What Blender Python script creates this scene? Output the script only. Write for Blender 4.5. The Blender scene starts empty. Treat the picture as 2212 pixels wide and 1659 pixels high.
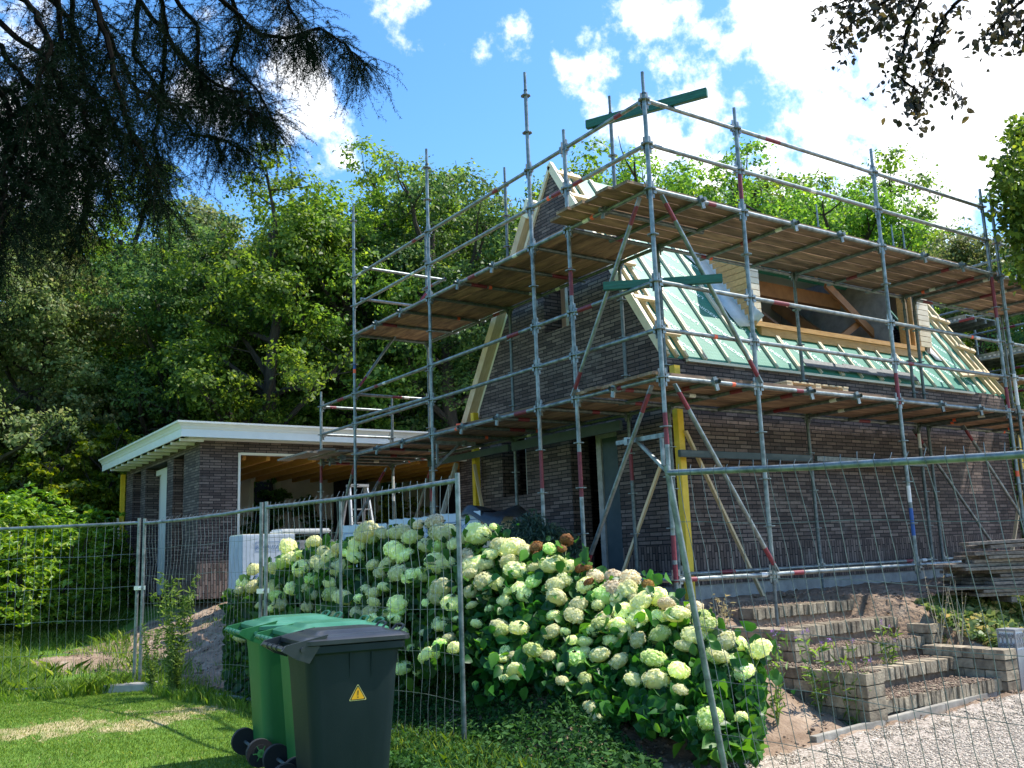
import bpy, math, random
import numpy as np
from mathutils import Vector, Matrix
from mathutils.geometry import tessellate_polygon
random.seed(7); RNG = np.random.default_rng(11)
S = bpy.context.scene; COL = S.collection
# ------------------------------------------------------------------ camera, sky, sun, exposure
CF = 2031.76; YAW, PIT, ROL = math.radians(55.5093), math.radians(10.2508), math.radians(-2.14292)
CAM = Vector((-6.5168, -6.8106, 0.30648))
FW = Vector((math.cos(PIT)*math.cos(YAW), math.cos(PIT)*math.sin(YAW), math.sin(PIT)))
RT = Vector((math.sin(YAW), -math.cos(YAW), 0)); DN = FW.cross(RT)
c_, s_ = math.cos(ROL), math.sin(ROL)
RX = RT*c_ - DN*s_; DX = RT*s_ + DN*c_
cd = bpy.data.cameras.new('camera'); co = bpy.data.objects.new('camera', cd); COL.objects.link(co)
co.matrix_world = Matrix(((RX.x, -DX.x, -FW.x, CAM.x), (RX.y, -DX.y, -FW.y, CAM.y), (RX.z, -DX.z, -FW.z, CAM.z), (0, 0, 0, 1)))
cd.sensor_width = 36; cd.lens = CF/2212*36; cd.clip_end = 2000; cd.clip_start = .05
S.camera = co
def rayd(x, y): return FW + RX*((x-1106)/CF) + DX*((y-829.5)/CF)
def at(x, y, d): return CAM + rayd(x, y)*d
def on(x, y, ax, v):
    r = rayd(x, y); return CAM + r*((v-CAM[ax])/r[ax])
S.view_settings.view_transform = 'Standard'; S.view_settings.look = 'None'; S.view_settings.gamma = 1
S.view_settings.exposure = 1.0
SUN_AZ, SUN_EL = math.radians(-21), math.radians(58)
sd = Vector((math.cos(SUN_EL)*math.cos(SUN_AZ), math.cos(SUN_EL)*math.sin(SUN_AZ), math.sin(SUN_EL)))
sl = bpy.data.lights.new('sun', 'SUN'); sl.energy = 3.9; sl.angle = math.radians(.5); sl.color = (1, .95, .86)
so = bpy.data.objects.new('sun', sl); COL.objects.link(so); so.rotation_euler = sd.to_track_quat('Z', 'Y').to_euler()
W = bpy.data.worlds.new('World'); S.world = W; W.use_nodes = True
def world():
    nt = W.node_tree; N = nt.nodes; L = nt.links; N.clear()
    def nd(t, **k):
        n = N.new(t)
        for a, b in k.items(): setattr(n, a, b)
        return n
    out = nd('ShaderNodeOutputWorld'); bg = nd('ShaderNodeBackground'); bg.inputs[1].default_value = .15
    sky = nd('ShaderNodeTexSky', sky_type='NISHITA', sun_disc=False, sun_elevation=SUN_EL, sun_rotation=math.pi/2-SUN_AZ)
    sky.ozone_density = 2.2; sky.air_density = 1.0; sky.dust_density = .6
    hs = nd('ShaderNodeHueSaturation'); hs.inputs['Saturation'].default_value = 1.28; hs.inputs['Value'].default_value = 1.08
    L.new(sky.outputs[0], hs.inputs['Color'])
    tc = nd('ShaderNodeTexCoord')
    nz = nd('ShaderNodeTexNoise'); nz.inputs['Scale'].default_value = 13; nz.inputs['Detail'].default_value = 9; nz.inputs['Roughness'].default_value = .62
    L.new(tc.outputs['Generated'], nz.inputs['Vector'])
    nz2 = nd('ShaderNodeTexNoise'); nz2.inputs['Scale'].default_value = 3.2; nz2.inputs['Detail'].default_value = 4
    L.new(tc.outputs['Generated'], nz2.inputs['Vector'])
    def mth(op, a, b=None):
        m = nd('ShaderNodeMath', operation=op)
        for i, v in enumerate((a, b)):
            if v is None: continue
            if hasattr(v, 'links'): L.new(v, m.inputs[i])
            else: m.inputs[i].default_value = v
        return m.outputs[0]
    acc = None
    for (x, y, r, amp) in [(2230, 150, 690, 1.1), (1900, 170, 400, 1.1), (1650, 130, 130, .75), (560, 190, 190, 1), (690, 300, 110, .8),
                           (1440, -20, 120, .75), (1060, 80, 90, .85), (825, 78, 80, .85), (1428, 128, 70, .9), (935, 15, 95, .85),
                           (80, 330, 180, .9), (2300, 460, 330, 1), (1490, 262, 70, .85), (1240, 90, 55, .8), (-500, 300, 500, .9), (3100, 200, 700, 1), (400, -700, 500, .9), (1700, -600, 450, .9)]:
        d = rayd(x, y).normalized(); dp = nd('ShaderNodeVectorMath', operation='DOT_PRODUCT')
        L.new(tc.outputs['Generated'], dp.inputs[0]); dp.inputs[1].default_value = d
        ang = mth('ARCCOSINE', dp.outputs['Value'])
        v = mth('SUBTRACT', 1, mth('DIVIDE', ang, r/CF)); v = mth('MINIMUM', mth('MAXIMUM', v, -.6), 1.0 if r > 240 else (.40 if r > 100 else .10))
        v = mth('ADD', v, (amp-1)*.5)
        acc = v if acc is None else mth('MAXIMUM', acc, v)
    n1 = mth('MULTIPLY', mth('SUBTRACT', nz.outputs[0], .5), 3.4); n2 = mth('MULTIPLY', mth('SUBTRACT', nz2.outputs[0], .5), 1.2)
    t = mth('ADD', mth('ADD', acc, n1), n2)
    mr = nd('ShaderNodeMapRange', interpolation_type='SMOOTHSTEP'); L.new(t, mr.inputs[0]); mr.inputs[1].default_value = .02; mr.inputs[2].default_value = .62
    dens = nd('ShaderNodeMixRGB'); dens.inputs[1].default_value = (5.6, 5.9, 6.3, 1); dens.inputs[2].default_value = (7.2, 7.2, 7.2, 1); L.new(nz2.outputs[0], dens.inputs[0])
    mx = nd('ShaderNodeMixRGB'); L.new(mr.outputs[0], mx.inputs[0]); L.new(hs.outputs[0], mx.inputs[1]); L.new(dens.outputs[0], mx.inputs[2])
    L.new(mx.outputs[0], bg.inputs[0]); L.new(bg.outputs[0], out.inputs[0])
world()
# ------------------------------------------------------------------ materials
MATS = {}
def newmat(name):
    m = bpy.data.materials.new(name); m.use_nodes = True; MATS[name] = m
    return m, m.node_tree.nodes, m.node_tree.links, m.node_tree.nodes['Principled BSDF']
def ramp(N, stops):
    r = N.new('ShaderNodeValToRGB'); e = r.color_ramp.elements
    while len(e) < len(stops): e.new(.5)
    for i, (p, c) in enumerate(stops): e[i].position = p; e[i].color = (*c, 1)
    return r
def mat(name, c1, c2=None, scale=8, rough=.6, metal=0, bump=0, stretch=None, island=0, detail=6, bscale=None, spec=.5, lo=.3, hi=.7):
    m, N, L, B = newmat(name); c2 = c2 or c1
    tc = N.new('ShaderNodeTexCoord'); mp = N.new('ShaderNodeMapping'); L.new(tc.outputs['Object'], mp.inputs[0])
    if stretch: mp.inputs['Scale'].default_value = stretch
    nz = N.new('ShaderNodeTexNoise'); nz.inputs['Scale'].default_value = scale; nz.inputs['Detail'].default_value = detail; nz.inputs['Roughness'].default_value = .6
    L.new(mp.outputs[0], nz.inputs['Vector'])
    r = ramp(N, [(lo, c1), (hi, c2)]); L.new(nz.outputs[0], r.inputs[0]); colr = r.outputs[0]
    if island:
        g = N.new('ShaderNodeNewGeometry'); h = N.new('ShaderNodeHueSaturation'); mr = N.new('ShaderNodeMapRange')
        mr.inputs[3].default_value = 1-island; mr.inputs[4].default_value = 1+island; oi = N.new('ShaderNodeObjectInfo'); av = N.new('ShaderNodeMath'); av.operation = 'ADD'; L.new(g.outputs['Random Per Island'], av.inputs[0]); L.new(oi.outputs['Random'], av.inputs[1]); fr_ = N.new('ShaderNodeMath'); fr_.operation = 'FRACT'; L.new(av.outputs[0], fr_.inputs[0]); L.new(fr_.outputs[0], mr.inputs[0])
        L.new(mr.outputs[0], h.inputs['Value']); L.new(colr, h.inputs['Color']); colr = h.outputs[0]
        ad = N.new('ShaderNodeVectorMath'); ad.operation = 'MULTIPLY_ADD'; L.new(fr_.outputs[0], ad.inputs[0]); ad.inputs[1].default_value = (37, 19, 53); L.new(mp.outputs[0], ad.inputs[2]); L.new(ad.outputs[0], nz.inputs['Vector'])
    L.new(colr, B.inputs['Base Color']); B.inputs['Roughness'].default_value = rough; B.inputs['Metallic'].default_value = metal
    B.inputs['Specular IOR Level'].default_value = spec
    if bump:
        bp = N.new('ShaderNodeBump'); bp.inputs['Strength'].default_value = bump; bp.inputs['Distance'].default_value = .01
        if bscale:
            n2 = N.new('ShaderNodeTexNoise'); n2.inputs['Scale'].default_value = bscale; n2.inputs['Detail'].default_value = 5; L.new(mp.outputs[0], n2.inputs['Vector']); L.new(n2.outputs[0], bp.inputs['Height'])
        else: L.new(nz.outputs[0], bp.inputs['Height'])
        L.new(bp.outputs[0], B.inputs['Normal'])
    return m
def leafmat(name, dark, light, trans=.35, rough=.5, third=None):
    m, N, L, B = newmat(name); g = N.new('ShaderNodeNewGeometry')
    r = ramp(N, [(0, dark), (.8, light), (1, third or light)]); L.new(g.outputs['Random Per Island'], r.inputs[0])
    oi = N.new('ShaderNodeObjectInfo'); h = N.new('ShaderNodeHueSaturation'); mr = N.new('ShaderNodeMapRange'); mr.inputs[3].default_value = .8; mr.inputs[4].default_value = 1.25
    L.new(oi.outputs['Random'], mr.inputs[0]); L.new(mr.outputs[0], h.inputs['Value']); L.new(r.outputs[0], h.inputs['Color'])
    mr2 = N.new('ShaderNodeMapRange'); mr2.inputs[3].default_value = .485; mr2.inputs[4].default_value = .515; L.new(oi.outputs['Random'], mr2.inputs[0]); L.new(mr2.outputs[0], h.inputs['Hue'])
    L.new(h.outputs[0], B.inputs['Base Color']); B.inputs['Roughness'].default_value = rough; B.inputs['Specular IOR Level'].default_value = {'needle': .05, 'vinca_leaf': .15}.get(name, .35)
    t = N.new('ShaderNodeBsdfTranslucent'); h2 = N.new('ShaderNodeHueSaturation'); h2.inputs['Value'].default_value = 1.7; h2.inputs['Saturation'].default_value = 1.1; h2.inputs['Hue'].default_value = .485
    L.new(h.outputs[0], h2.inputs['Color']); L.new(h2.outputs[0], t.inputs[0])
    mx = N.new('ShaderNodeMixShader'); mx.inputs[0].default_value = trans; L.new(B.outputs[0], mx.inputs[1]); L.new(t.outputs[0], mx.inputs[2]); L.new(mx.outputs[0], N['Material Output'].inputs[0])
    return m
def brickmat(name, ca, cb, cc, mortar=(.003, .003, .0035)):
    m, N, L, B = newmat(name); g = N.new('ShaderNodeNewGeometry')
    sp = N.new('ShaderNodeSeparateXYZ'); sn = N.new('ShaderNodeSeparateXYZ'); L.new(g.outputs['Position'], sp.inputs[0]); L.new(g.outputs['True Normal'], sn.inputs[0])
    def M(op, a, b=None):
        n = N.new('ShaderNodeMath'); n.operation = op
        for i, v in enumerate((a, b)):
            if v is None: continue
            if hasattr(v, 'links'): L.new(v, n.inputs[i])
            else: n.inputs[i].default_value = v
        return n.outputs[0]
    isx = M('GREATER_THAN', M('ABSOLUTE', sn.outputs[0]), .6)
    u = M('ADD', M('MULTIPLY', isx, sp.outputs[1]), M('MULTIPLY', M('SUBTRACT', 1, isx), sp.outputs[0]))
    z = M('ADD', sp.outputs[2], 10.0)
    low = M('LESS_THAN', sp.outputs[2], .332)
    a = N.new('ShaderNodeCombineXYZ'); L.new(u, a.inputs[0]); L.new(z, a.inputs[1])
    b = N.new('ShaderNodeCombineXYZ'); L.new(M('ADD', z, -.035), b.inputs[0]); L.new(M('ADD', u, 30), b.inputs[1])
    mv = N.new('ShaderNodeMix'); mv.data_type = 'VECTOR'; L.new(low, mv.inputs[0]); L.new(a.outputs[0], mv.inputs[4]); L.new(b.outputs[0], mv.inputs[5])
    bt = N.new('ShaderNodeTexBrick'); L.new(mv.outputs[1], bt.inputs['Vector']); bt.offset = .37; bt.offset_frequency = 2; bt.squash_frequency = 5; bt.squash = 1.0
    bt.inputs['Scale'].default_value = 1; bt.inputs['Brick Width'].default_value = .222; bt.inputs['Row Height'].default_value = .0523
    bt.inputs['Mortar Size'].default_value = .0066; bt.inputs['Mortar Smooth'].default_value = .12; bt.inputs['Bias'].default_value = 0
    bt.inputs['Color1'].default_value = (0, 0, 0, 1); bt.inputs['Color2'].default_value = (1, 1, 1, 1); bt.inputs['Mortar'].default_value = (.5, .5, .5, 1)
    r = ramp(N, [(0, ca), (.5, cb), (1, cc)]); L.new(bt.outputs['Color'], r.inputs[0])
    nz = N.new('ShaderNodeTexNoise'); nz.inputs['Scale'].default_value = 38; nz.inputs['Detail'].default_value = 5; L.new(g.outputs['Position'], nz.inputs['Vector'])
    big = N.new('ShaderNodeTexNoise'); big.inputs['Scale'].default_value = 1.3; big.inputs['Detail'].default_value = 3; L.new(g.outputs['Position'], big.inputs['Vector'])
    h = N.new('ShaderNodeHueSaturation'); L.new(r.outputs[0], h.inputs['Color'])
    L.new(M('ADD', M('MULTIPLY', nz.outputs[0], .9), M('ADD', M('MULTIPLY', big.outputs[0], .5), .3)), h.inputs['Value'])
    mx = N.new('ShaderNodeMixRGB'); L.new(bt.outputs['Fac'], mx.inputs[0]); L.new(h.outputs[0], mx.inputs[1]); mx.inputs[2].default_value = (*mortar, 1)
    sm_ = N.new('ShaderNodeTexNoise'); sm_.inputs['Scale'].default_value = 2.1; sm_.inputs['Detail'].default_value = 9; sm_.inputs['Roughness'].default_value = .7; L.new(g.outputs['Position'], sm_.inputs['Vector'])
    rr = ramp(N, [(.56, (0, 0, 0)), (.74, (.38, .38, .38))]); L.new(sm_.outputs[0], rr.inputs[0]); m2 = N.new('ShaderNodeMixRGB'); L.new(rr.outputs[0], m2.inputs[0]); L.new(mx.outputs[0], m2.inputs[1]); m2.inputs[2].default_value = (.24, .21, .185, 1)
    L.new(m2.outputs[0], B.inputs['Base Color']); B.inputs['Roughness'].default_value = .75
    bp = N.new('ShaderNodeBump'); bp.inputs['Strength'].default_value = .9; bp.inputs['Distance'].default_value = .012
    L.new(M('SUBTRACT', M('MULTIPLY', nz.outputs[0], .35), bt.outputs['Fac']), bp.inputs['Height']); L.new(bp.outputs[0], B.inputs['Normal'])
    return m
M_ = MATS
brickmat('brick', (.058, .038, .034), (.115, .080, .070), (.205, .15, .128))
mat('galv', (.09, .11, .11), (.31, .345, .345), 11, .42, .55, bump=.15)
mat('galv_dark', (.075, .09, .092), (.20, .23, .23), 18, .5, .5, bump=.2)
mat('red_paint', (.13, .012, .022), (.24, .03, .045), 30, .5)
mat('orange_tape', (.9, .13, .05), None, 8, .5)
mat('blue_paint', (.02, .09, .32), None, 8, .5)
mat('white_tape', (.6, .58, .55), (.8, .8, .78), 30, .6)
mat('board', (.10, .055, .035), (.40, .25, .155), 2.6, .8, bump=.4, stretch=(1, 5, 5), island=.42, detail=7)
mat('board_y', (.10, .055, .035), (.40, .25, .155), 2.6, .8, bump=.4, stretch=(5, 1, 5), island=.42, detail=7)
mat('old_plank', (.075, .062, .055), (.27, .22, .175), 5, .85, bump=.5, stretch=(1, 8, 8), island=.35, detail=9)
mat('pine', (.60, .43, .24), (.76, .60, .38), 6, .6, bump=.2, stretch=(6, 1.2, 1.2), island=.08)
mat('pine_pale', (.66, .56, .40), (.82, .73, .55), 7, .65, bump=.15, island=.1)
mat('larch', (.50, .27, .09), (.70, .42, .17), 5, .5, bump=.15, stretch=(1, 5, 5), island=.1)
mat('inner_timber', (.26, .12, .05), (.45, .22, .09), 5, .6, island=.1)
mat('glulam', (.55, .26, .05), (.72, .38, .09), 5, .5, stretch=(6, 1, 6), island=.1)
mat('yellow_paint', (.72, .46, .015), (.86, .58, .03), 12, .5)
mat('green_paint', (.008, .07, .045), (.02, .14, .09), 7, .5, bump=.15, stretch=(1, 1, 8))
mat('white_paint', (.76, .75, .71), (.84, .83, .79), 3, .4)
mat('cream_frame', (.72, .70, .62), None, 3, .5)
mat('concrete', (.26, .25, .235), (.42, .40, .37), 9, .85, bump=.4)
mat('block_wall', (.55, .52, .47), (.66, .63, .58), 2.5, .9, bump=.15)
mat('teal_board', (.05, .075, .085), (.09, .12, .13), 2.5, .8)
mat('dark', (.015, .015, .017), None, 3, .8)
mat('plaster_warm', (.36, .29, .25), (.45, .37, .32), 2, .9)
mat('membrane', (.55, .57, .57), (.78, .80, .80), 6, .45, bump=.6, bscale=5)
mat('lead', (.09, .095, .10), (.17, .18, .185), 25, .6, bump=.3)
mat('foam', (.82, .78, .62), None, 5, .8)
mat('roofing', (.05, .05, .05), None, 5, .9)
mat('print_white', (.62, .82, .75), None, 5, .5)
mat('wrap_plastic', (.42, .48, .56), (.62, .68, .76), 3, .35, bump=.5, bscale=9)
mat('wrap_blue', (.10, .19, .36), None, 3, .5)
mat('black_sheet', (.02, .021, .024), (.05, .052, .056), 6, .35, bump=.7, bscale=7)
mat('grey_sheet', (.16, .17, .18), (.34, .35, .36), 5, .35, bump=.8, bscale=6)
mat('bin_black', (.004, .014, .016), (.016, .028, .031), 2.2, .55, bump=.12, bscale=320, spec=.3, lo=.5, hi=.85, stretch=(1, 1, .35), detail=9)
mat('bin_green', (.012, .13, .032), (.05, .20, .075), 2.2, .48, bump=.12, bscale=320, spec=.35, lo=.4, hi=.85, stretch=(1, 1, .35), detail=9)
mat('bin_lid_green', (.015, .13, .065), (.06, .22, .14), 4, .35, bump=.08, bscale=320)
mat('bin_lid_black', (.010, .014, .020), (.028, .034, .043), 4, .33, bump=.08, bscale=320)
mat('rubber', (.012, .013, .016), None, 5, .7)
mat('sign_orange', (.92, .42, .015), None, 5, .4)
mat('sign_black', (.012, .01, .01), None, 5, .5)
mat('sign_yellow', (.85, .68, .25), None, 5, .5)
mat('step_brick', (.13, .10, .068), (.46, .38, .26), 9, .9, bump=.7, island=.3, bscale=60)
mat('kerb', (.20, .185, .155), (.38, .355, .30), 9, .9, bump=.5)
mat('lamp_grey', (.26, .27, .29), (.33, .34, .36), 20, .5, .3)
mat('lamp_glass', (.7, .72, .74), None, 20, .4)
mat('aluminium', (.66, .67, .68), (.78, .79, .8), 20, .3, .7)
mat('ladder_grey', (.33, .31, .28), (.5, .48, .44), 12, .8)
mat('bark', (.020, .016, .011), (.06, .048, .034), 7, .9, bump=1, stretch=(3, 3, .6))
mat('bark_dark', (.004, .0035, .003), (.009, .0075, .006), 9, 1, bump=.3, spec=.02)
mat('stem', (.10, .17, .05), (.17, .22, .08), 9, .7)
mat('dry_stem', (.42, .36, .25), None, 9, .8)
mat('pebbles', (.22, .175, .12), (.66, .575, .46), 60, .8, island=.45)
mat('clods', (.13, .085, .055), (.30, .215, .15), 20, .95, island=.35)
leafmat('oak_leaf', (.045, .10, .018), (.15, .265, .04), .52, third=(.28, .36, .055))
leafmat('oak_leaf_b', (.036, .10, .034), (.115, .225, .058), .5, third=(.19, .29, .07))
leafmat('olive_leaf', (.08, .125, .042), (.21, .26, .085), .45, third=(.22, .21, .10))
leafmat('bright_leaf', (.05, .11, .012), (.20, .30, .03), .5, third=(.34, .38, .05))
leafmat('rhodo_leaf', (.05, .12, .015), (.20, .33, .035), .4, .35, third=(.32, .36, .06))
leafmat('hyd_leaf', (.012, .062, .012), (.05, .16, .025), .4, .42, third=(.12, .26, .03))
leafmat('hyd_petal', (.66, .70, .33), (.90, .89, .58), .35, .6, third=(.96, .94, .72))
leafmat('hyd_petal_green', (.48, .62, .20), (.74, .82, .42), .35, .6, third=(.85, .88, .6))
leafmat('hyd_petal_cream', (.62, .52, .30), (.82, .76, .55), .3, .7, third=(.88, .84, .7))
leafmat('hyd_petal_brown', (.20, .09, .03), (.42, .24, .08), .25, .8)
leafmat('vinca_leaf', (.012, .05, .014), (.045, .13, .03), .25, .7, third=(.09, .2, .05))
leafmat('buddleja_leaf', (.02, .05, .035), (.07, .12, .075), .3)
leafmat('weed_leaf', (.06, .14, .03), (.18, .30, .06), .45)
leafmat('ivy_leaf', (.06, .12, .03), (.22, .27, .09), .3, third=(.5, .38, .16))
leafmat('needle', (.003, .008, .005), (.007, .017, .008), .06, .9)  # near-black needles carry the tree's own shading in their colour
leafmat('copper_leaf', (.018, .016, .012), (.05, .042, .026), .25, .5, third=(.16, .11, .04))
leafmat('grass_blade', (.05, .13, .014), (.17, .28, .04), .45, .5, third=(.33, .40, .09))
leafmat('dry_grass', (.30, .26, .11), (.50, .43, .22), .3, .7)
leafmat('purple_petal', (.22, .10, .32), (.40, .22, .5), .3)
def roofmat():
    m, N, L, B = newmat('roof_foil'); tc = N.new('ShaderNodeTexCoord')
    v = N.new('ShaderNodeTexVoronoi'); v.feature = 'DISTANCE_TO_EDGE'; v.inputs['Scale'].default_value = 26; v.inputs['Randomness'].default_value = .0
    mp = N.new('ShaderNodeMapping'); mp.inputs['Scale'].default_value = (1, .75, .75); mp.inputs['Rotation'].default_value = (0, 0, .5); L.new(tc.outputs['Object'], mp.inputs[0]); L.new(mp.outputs[0], v.inputs['Vector'])
    r = ramp(N, [(.0, (.09, .30, .22)), (.06, (.014, .18, .12))]); L.new(v.outputs['Distance'], r.inputs[0])
    nz = N.new('ShaderNodeTexNoise'); nz.inputs['Scale'].default_value = 1.1; nz.inputs['Detail'].default_value = 3; L.new(tc.outputs['Object'], nz.inputs['Vector'])
    r2 = ramp(N, [(.45, (0, 0, 0)), (.75, (.5, .5, .5))]); L.new(nz.outputs[0], r2.inputs[0])
    mx = N.new('ShaderNodeMixRGB'); L.new(r2.outputs[0], mx.inputs[0]); L.new(r.outputs[0], mx.inputs[1]); mx.inputs[2].default_value = (.15, .36, .29, 1)  # pale patches put sun glare into the foil colour
    L.new(mx.outputs[0], B.inputs['Base Color']); B.inputs['Roughness'].default_value = .55; B.inputs['Specular IOR Level'].default_value = .4
    bp = N.new('ShaderNodeBump'); bp.inputs['Strength'].default_value = .3; bp.inputs['Distance'].default_value = .02; L.new(nz.outputs[0], bp.inputs['Height']); L.new(bp.outputs[0], B.inputs['Normal'])
roofmat()
# ------------------------------------------------------------------ mesh helpers
ORG = {}
class MB:
    def __init__(s): s.v = []; s.f = []; s.m = []
    def add(s, vs, fs, m=0):
        b = len(s.v); s.v += [tuple(v) for v in vs]; s.f += [tuple(i+b for i in f) for f in fs]; s.m += [m]*len(fs); return s
    def box(s, lo, hi, m=0):
        (a, b, c), (d, e, f) = lo, hi
        return s.add([(a, b, c), (d, b, c), (d, e, c), (a, e, c), (a, b, f), (d, b, f), (d, e, f), (a, e, f)],
                     [(0, 3, 2, 1), (4, 5, 6, 7), (0, 1, 5, 4), (1, 2, 6, 5), (2, 3, 7, 6), (3, 0, 4, 7)], m)
    def beam(s, p, q, w, h, m=0, up=(0, 0, 1)):
        p, q = Vector(p), Vector(q); d = (q-p).normalized(); a = d.cross(Vector(up))
        if a.length < 1e-4: a = d.cross(Vector((1, 0, 0)))
        a.normalize(); b = a.cross(d); a = a*w/2; b = b*h/2
        return s.add([p-a-b, p+a-b, p+a+b, p-a+b, q-a-b, q+a-b, q+a+b, q-a+b], [(0, 3, 2, 1), (4, 5, 6, 7), (0, 1, 5, 4), (1, 2, 6, 5), (2, 3, 7, 6), (3, 0, 4, 7)], m)
    def tube(s, p, q, r, n=10, m=0, r2=None, cap=True):
        p, q = Vector(p), Vector(q); d = (q-p).normalized(); a = d.orthogonal().normalized(); b = d.cross(a); r2 = r if r2 is None else r2
        vs = []
        for c, rr in ((p, r), (q, r2)):
            for i in range(n):
                t = 2*math.pi*i/n; vs.append(c + (a*math.cos(t)+b*math.sin(t))*rr)
        fs = [(i, (i+1) % n, n+(i+1) % n, n+i) for i in range(n)]
        if cap: fs += [tuple(range(n-1, -1, -1)), tuple(range(n, 2*n))]
        return s.add(vs, fs, m)
    def path(s, pts, rs, n=6, m=0):
        pts = [Vector(p) for p in pts]; vs = []; pr = None
        for k, p in enumerate(pts):
            d = (pts[min(k+1, len(pts)-1)]-pts[max(k-1, 0)]).normalized()
            a = d.orthogonal().normalized() if pr is None else (pr-d*pr.dot(d)).normalized(); pr = a; b = d.cross(a)
            r = rs[k] if hasattr(rs, '__len__') else rs
            vs += [p+(a*math.cos(2*math.pi*i/n)+b*math.sin(2*math.pi*i/n))*r for i in range(n)]
        fs = [(k*n+i, k*n+(i+1) % n, (k+1)*n+(i+1) % n, (k+1)*n+i) for k in range(len(pts)-1) for i in range(n)]
        fs += [tuple(range(n-1, -1, -1)), tuple((len(pts)-1)*n+i for i in range(n))]
        return s.add(vs, fs, m)
    def poly(s, loops, frame, t, m=0):
        """outline with holes in a plane, given thickness; frame(u, v, w) -> point"""
        flat = [p for l in loops for p in l]
        tris = tessellate_polygon([[Vector((u, v, 0)) for u, v in l] for l in loops]); n = len(flat)
        vs = [frame(u, v, 0) for u, v in flat] + [frame(u, v, t) for u, v in flat]
        fs = [tuple(x) for x in tris] + [tuple(i+n for i in reversed(x)) for x in tris]; o = 0
        for l in loops:
            k = len(l); fs += [(o+i, o+(i+1) % k, n+o+(i+1) % k, n+o+i) for i in range(k)]; o += k
        return s.add(vs, fs, m)
    def build(s, name, mats, parent=None, smooth=False, bevel=0, off=None):
        me = bpy.data.meshes.new(name); o0 = Vector(off) if off is not None else (ORG.get(parent.name, Vector()) if parent else Vector())
        me.from_pydata([tuple(Vector(v)-o0) for v in s.v], [], s.f)
        for x in (mats if isinstance(mats, (list, tuple)) else [mats]): me.materials.append(M_[x])
        me.polygons.foreach_set('material_index', s.m)
        if smooth: me.polygons.foreach_set('use_smooth', [True]*len(s.f))
        me.update()
        import bmesh
        bm = bmesh.new(); bm.from_mesh(me); bmesh.ops.recalc_face_normals(bm, faces=bm.faces)
        if bevel: bmesh.ops.bevel(bm, geom=bm.edges[:], offset=bevel, segments=2, affect='EDGES', clamp_overlap=True)
        bm.to_mesh(me); bm.free()
        if smooth: me.set_sharp_from_angle(angle=math.radians(40))
        o = bpy.data.objects.new(name, me); COL.objects.link(o)
        if parent: o.parent = parent
        ORG[o.name] = o0
        return o
def tag(o, label=None, cat=None, group=None, kind=None):
    if label: o['label'] = label
    if cat: o['category'] = cat
    if group: o['group'] = group
    if kind: o['kind'] = kind
    return o
def thing(name, label, cat, loc=(0, 0, 0), group=None, rz=0):
    o = bpy.data.objects.new(name, None); COL.objects.link(o); o.location = loc; o.rotation_euler = (0, 0, rz); o.empty_display_size = .2
    ORG[o.name] = Vector(loc); return tag(o, label, cat, group)
def copy_tree(o, parent=None):
    c = o.copy(); COL.objects.link(c); c.parent = parent; ORG[c.name] = ORG.get(o.name, Vector())
    for ch in list(o.children): copy_tree(ch, c)
    return c
def npmesh(name, verts, faces, material, parent=None, smooth=False, fmat=None, mats=None):
    """verts (N,3) array, faces (M,k) array of one arity"""
    me = bpy.data.meshes.new(name); o0 = np.array(ORG.get(parent.name, Vector())) if parent else np.zeros(3)
    verts = np.asarray(verts, np.float32)-o0; faces = np.asarray(faces, np.int32); k = faces.shape[1]
    me.vertices.add(len(verts)); me.vertices.foreach_set('co', verts.astype(np.float32).ravel())
    me.loops.add(faces.size); me.loops.foreach_set('vertex_index', faces.ravel())
    me.polygons.add(len(faces)); me.polygons.foreach_set('loop_start', np.arange(0, faces.size, k, dtype=np.int32)); me.polygons.foreach_set('loop_total', np.full(len(faces), k, np.int32))
    for x in (mats or [material]): me.materials.append(M_[x])
    if fmat is not None: me.polygons.foreach_set('material_index', np.asarray(fmat, np.int32))
    me.update(calc_edges=True)
    if smooth: me.polygons.foreach_set('use_smooth', [True]*len(faces))
    o = bpy.data.objects.new(name, me); COL.objects.link(o)
    if parent: o.parent = parent
    ORG[o.name] = Vector(o0); return o
def unit(a): return a/np.maximum(np.linalg.norm(a, axis=-1, keepdims=True), 1e-9)
def leaves(P, size, asp=.55, up=.4, nrm=None, hang=0, bend=.15, jit=.35, axis=None):
    """rhombic leaves, two triangles folded a little along the midrib"""
    P = np.asarray(P, float); n = len(P); nz = RNG.normal(size=(n, 3))
    if nrm is not None: nz = nrm*1.2+nz*.6
    nz[:, 2] += up; nz = unit(nz)
    t = RNG.normal(size=(n, 3)); t[:, 2] -= hang
    if axis is not None: t = axis+t*.35
    t = unit(t-nz*(t*nz).sum(1, keepdims=True)); b = np.cross(nz, t)
    s = size*(1+jit*RNG.normal(size=(n, 1))).clip(.4, 1.8)
    a0 = P-t*s*.5; a2 = P+t*s*.5-nz*s*bend; l = P-t*s*.05+b*s*asp*.5+nz*s*bend*.6; r = P-t*s*.05-b*s*asp*.5+nz*s*bend*.6
    V = np.stack([a0, l, a2, r], 1).reshape(-1, 3); F = np.arange(4*n).reshape(n, 4)
    return V, F
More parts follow.
